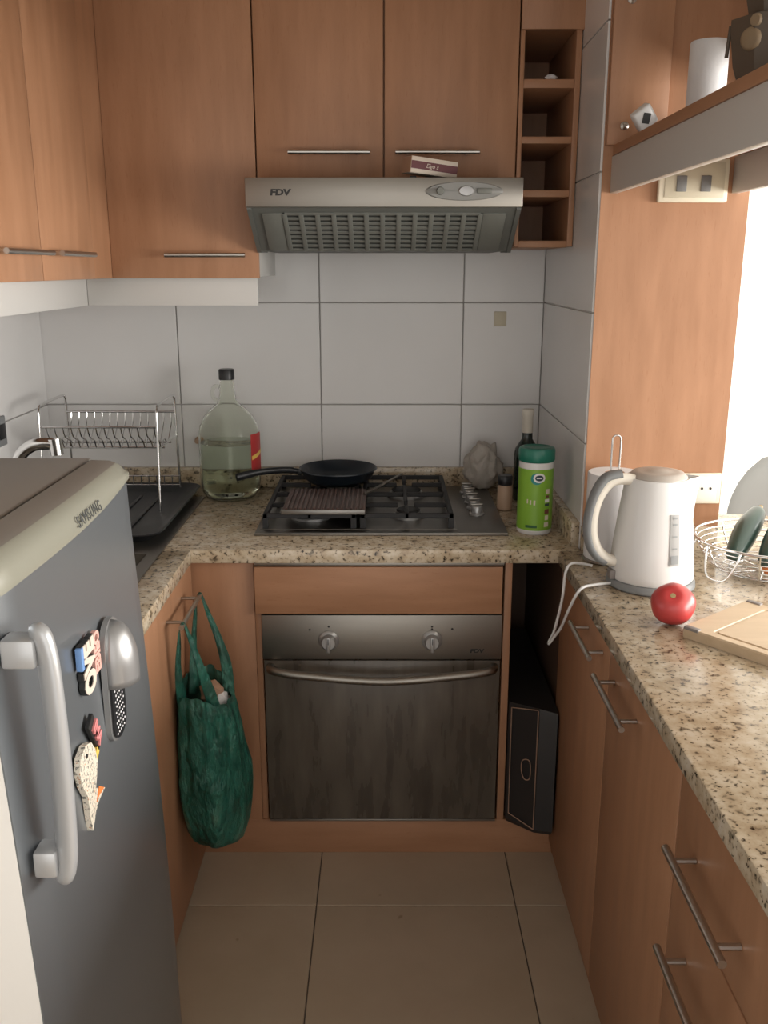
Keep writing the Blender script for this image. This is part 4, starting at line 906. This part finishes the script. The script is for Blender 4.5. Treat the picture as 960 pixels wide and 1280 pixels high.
for r in range(9):
    for q in range(-2, 3):
        p = F @ Vector((q*0.0085+(0.004 if r % 2 else 0)-0.002, -0.080+r*0.0085, 0.0116)); o = bpy.data.objects.new('dot', dm); COL.objects.link(o); o.parent = pad
        o.matrix_local = Matrix.Translation(-org(pad)) @ Matrix.Translation(p) @ F.to_3x3().to_4x4()
b = NB(); rows = []
for i in range(11):
    t_ = i/10; row = []
    for k in range(17):
        a = PI*k/16
        hgt = 0.044*math.sin(PI/2*min(1, (1-t_)*1.0))**0.5 if t_ < 1 else 0
        # t_=1 at the arch top, 0 at open bottom edge
        wv = 0.035*math.sqrt(max(0, 1-max(0, (t_-0.35)/0.65)**2)); hh = 0.036*math.sqrt(max(0, 1-max(0, (t_-0.25)/0.75)**2))
        row.append(b.verts.new((wv*math.cos(a), -0.002+0.096*t_, 0.008+hh*math.sin(a))))
    rows.append(row)
for A, B in zip(rows, rows[1:]):
    for k in range(16): b.faces.new((A[k], A[k+1], B[k+1], B[k]))
bmesh.ops.remove_doubles(b, verts=b.verts, dist=1e-5)
do = obj('dome', xform(b, F), 'silver_plastic', c, 60, label='polished half dome'); s_ = do.modifiers.new('thickness', 'SOLIDIFY'); s_.thickness = 0.0015
# lettered magnet, text runs upwards
my, mz = 1.166, 0.984
c = thing('letter_magnet', (fx(my, mz), my, 0.955), 'cream and pink block letter magnet turned sideways beside the domed magnet', 'magnet')
F = door_frame(my, mz, (0, 0, 1), (0, -1, 0))
obj('backing', xform(text_bm('OVE', 0.058, 0.007, 0.66, 0, 0.005), F @ Matrix.Translation((0, 0.014, 0))), 'ink', c, 30)
obj('big_letters', xform(text_bm('OVE', 0.058, 0.0012, 0.66, 0, 0.0036), F @ Matrix.Translation((0, 0.014, 0.0072))), 'card', c, 30)
obj('small_letters', xform(text_bm('EBIEO', 0.032, 0.006, 0.72, 0, 0.0016), F @ Matrix.Translation((0.006, -0.024, 0.001))), 'pink', c, 30)
obj('blue_bar', xform(box(NB(), 0.006, 0.038, 0.037, 0.046, 0, 0.009, 0.001), F), 'blue', c, 30)
# fish magnet
my, mz = 1.098, 0.848
c = thing('fish_magnet', (fx(my, mz), my, 0.80), 'speckled fish shaped magnet with pink letters on the fridge', 'magnet')
F = door_frame(my, mz, (0, 1, 0), (0, 0, 1))
fp = [(x*1.35, y*1.08) for x, y in [(-0.020, 0.040), (-0.004, 0.046), (0.012, 0.040), (0.022, 0.024), (0.026, 0.004), (0.020, -0.014), (0.014, -0.026), (0.024, -0.034), (0.042, -0.046), (0.022, -0.048), (0.008, -0.056), (-0.004, -0.072), (-0.008, -0.052), (-0.010, -0.02), (-0.022, 0.004), (-0.026, 0.024)]]
fs_ = fp
obj('fish', xform(prism(NB(), fs_, 'Z', 0, 0.008), F), 'fish', c, 30)
obj('tail_fin', xform(prism(NB(), [(0.030, -0.032), (0.050, -0.0455), (0.026, -0.044), (0.016, -0.048)], 'Z', 0.0081, 0.0092), F), 'orange', c, 0)
obj('eye', xform(lathe(NB(), [(0, 0.0012), (0.003, 0.001), (0.0035, 0)], (-0.005, 0.034, 0.0081), 12), F), 'ink', c, 40)
obj('fin', xform(prism(NB(), [(0.030, 0.010), (0.050, 0.024), (0.052, 0.010), (0.034, -0.002)], 'Z', 0, 0.006), F), 'yellow', c, 0)
LF = F @ Matrix.Translation((0.042, 0.046, 0)) @ Matrix.Rotation(math.radians(-58), 4, 'Z')
obj('letter_backing', xform(box(NB(), -0.026, 0.034, -0.012, 0.012, 0, 0.006, 0.001), LF), 'ink', c, 30)
obj('pink_letters', xform(text_bm('IMA', 0.026, 0.003, 0.9, 0, 0.001), LF @ Matrix.Translation((0.004, 0, 0.0062))), 'salmon', c, 30)

# ------------------------------------------------------------------ dining side
c = thing('shell_chair', (1.36, 3.0, 0), 'pale rounded shell chair beyond the bar top', 'chair')
b = NB(); rows = []
for i in range(13):
    t_ = i/12; z = 0.46+0.49*t_; row = []
    hw = 0.235*math.sqrt(max(0.0, 1-max(0, (t_-0.45)/0.55)**2.2))
    for k in range(13):
        s = -1+2*k/12; row.append(b.verts.new((1.36+hw*s, 2.80+0.03*t_-0.0+0.09*s*s+0.02, z)))
    rows.append(row)
for A, B in zip(rows, rows[1:]):
    for k in range(12): b.faces.new((A[k], A[k+1], B[k+1], B[k]))
bmesh.ops.remove_doubles(b, verts=b.verts, dist=1e-5)
o = obj('backrest', b, 'chair', c, 60); s_ = o.modifiers.new('thickness', 'SOLIDIFY'); s_.thickness = 0.012
obj('seat', box(NB(), 1.135, 1.585, 2.84, 3.27, 0.435, 0.462, 0.012, 3), 'chair', c, 40)
for x in (1.17, 1.55):
    for y in (2.88, 3.22): obj('leg', tube(NB(), [(x+(0.03 if x > 1.36 else -0.03), y+(0.03 if y > 3 else -0.03), 0.0), (x, y, 0.434)], [0.011, 0.015], 12), 'wood', c, 50)
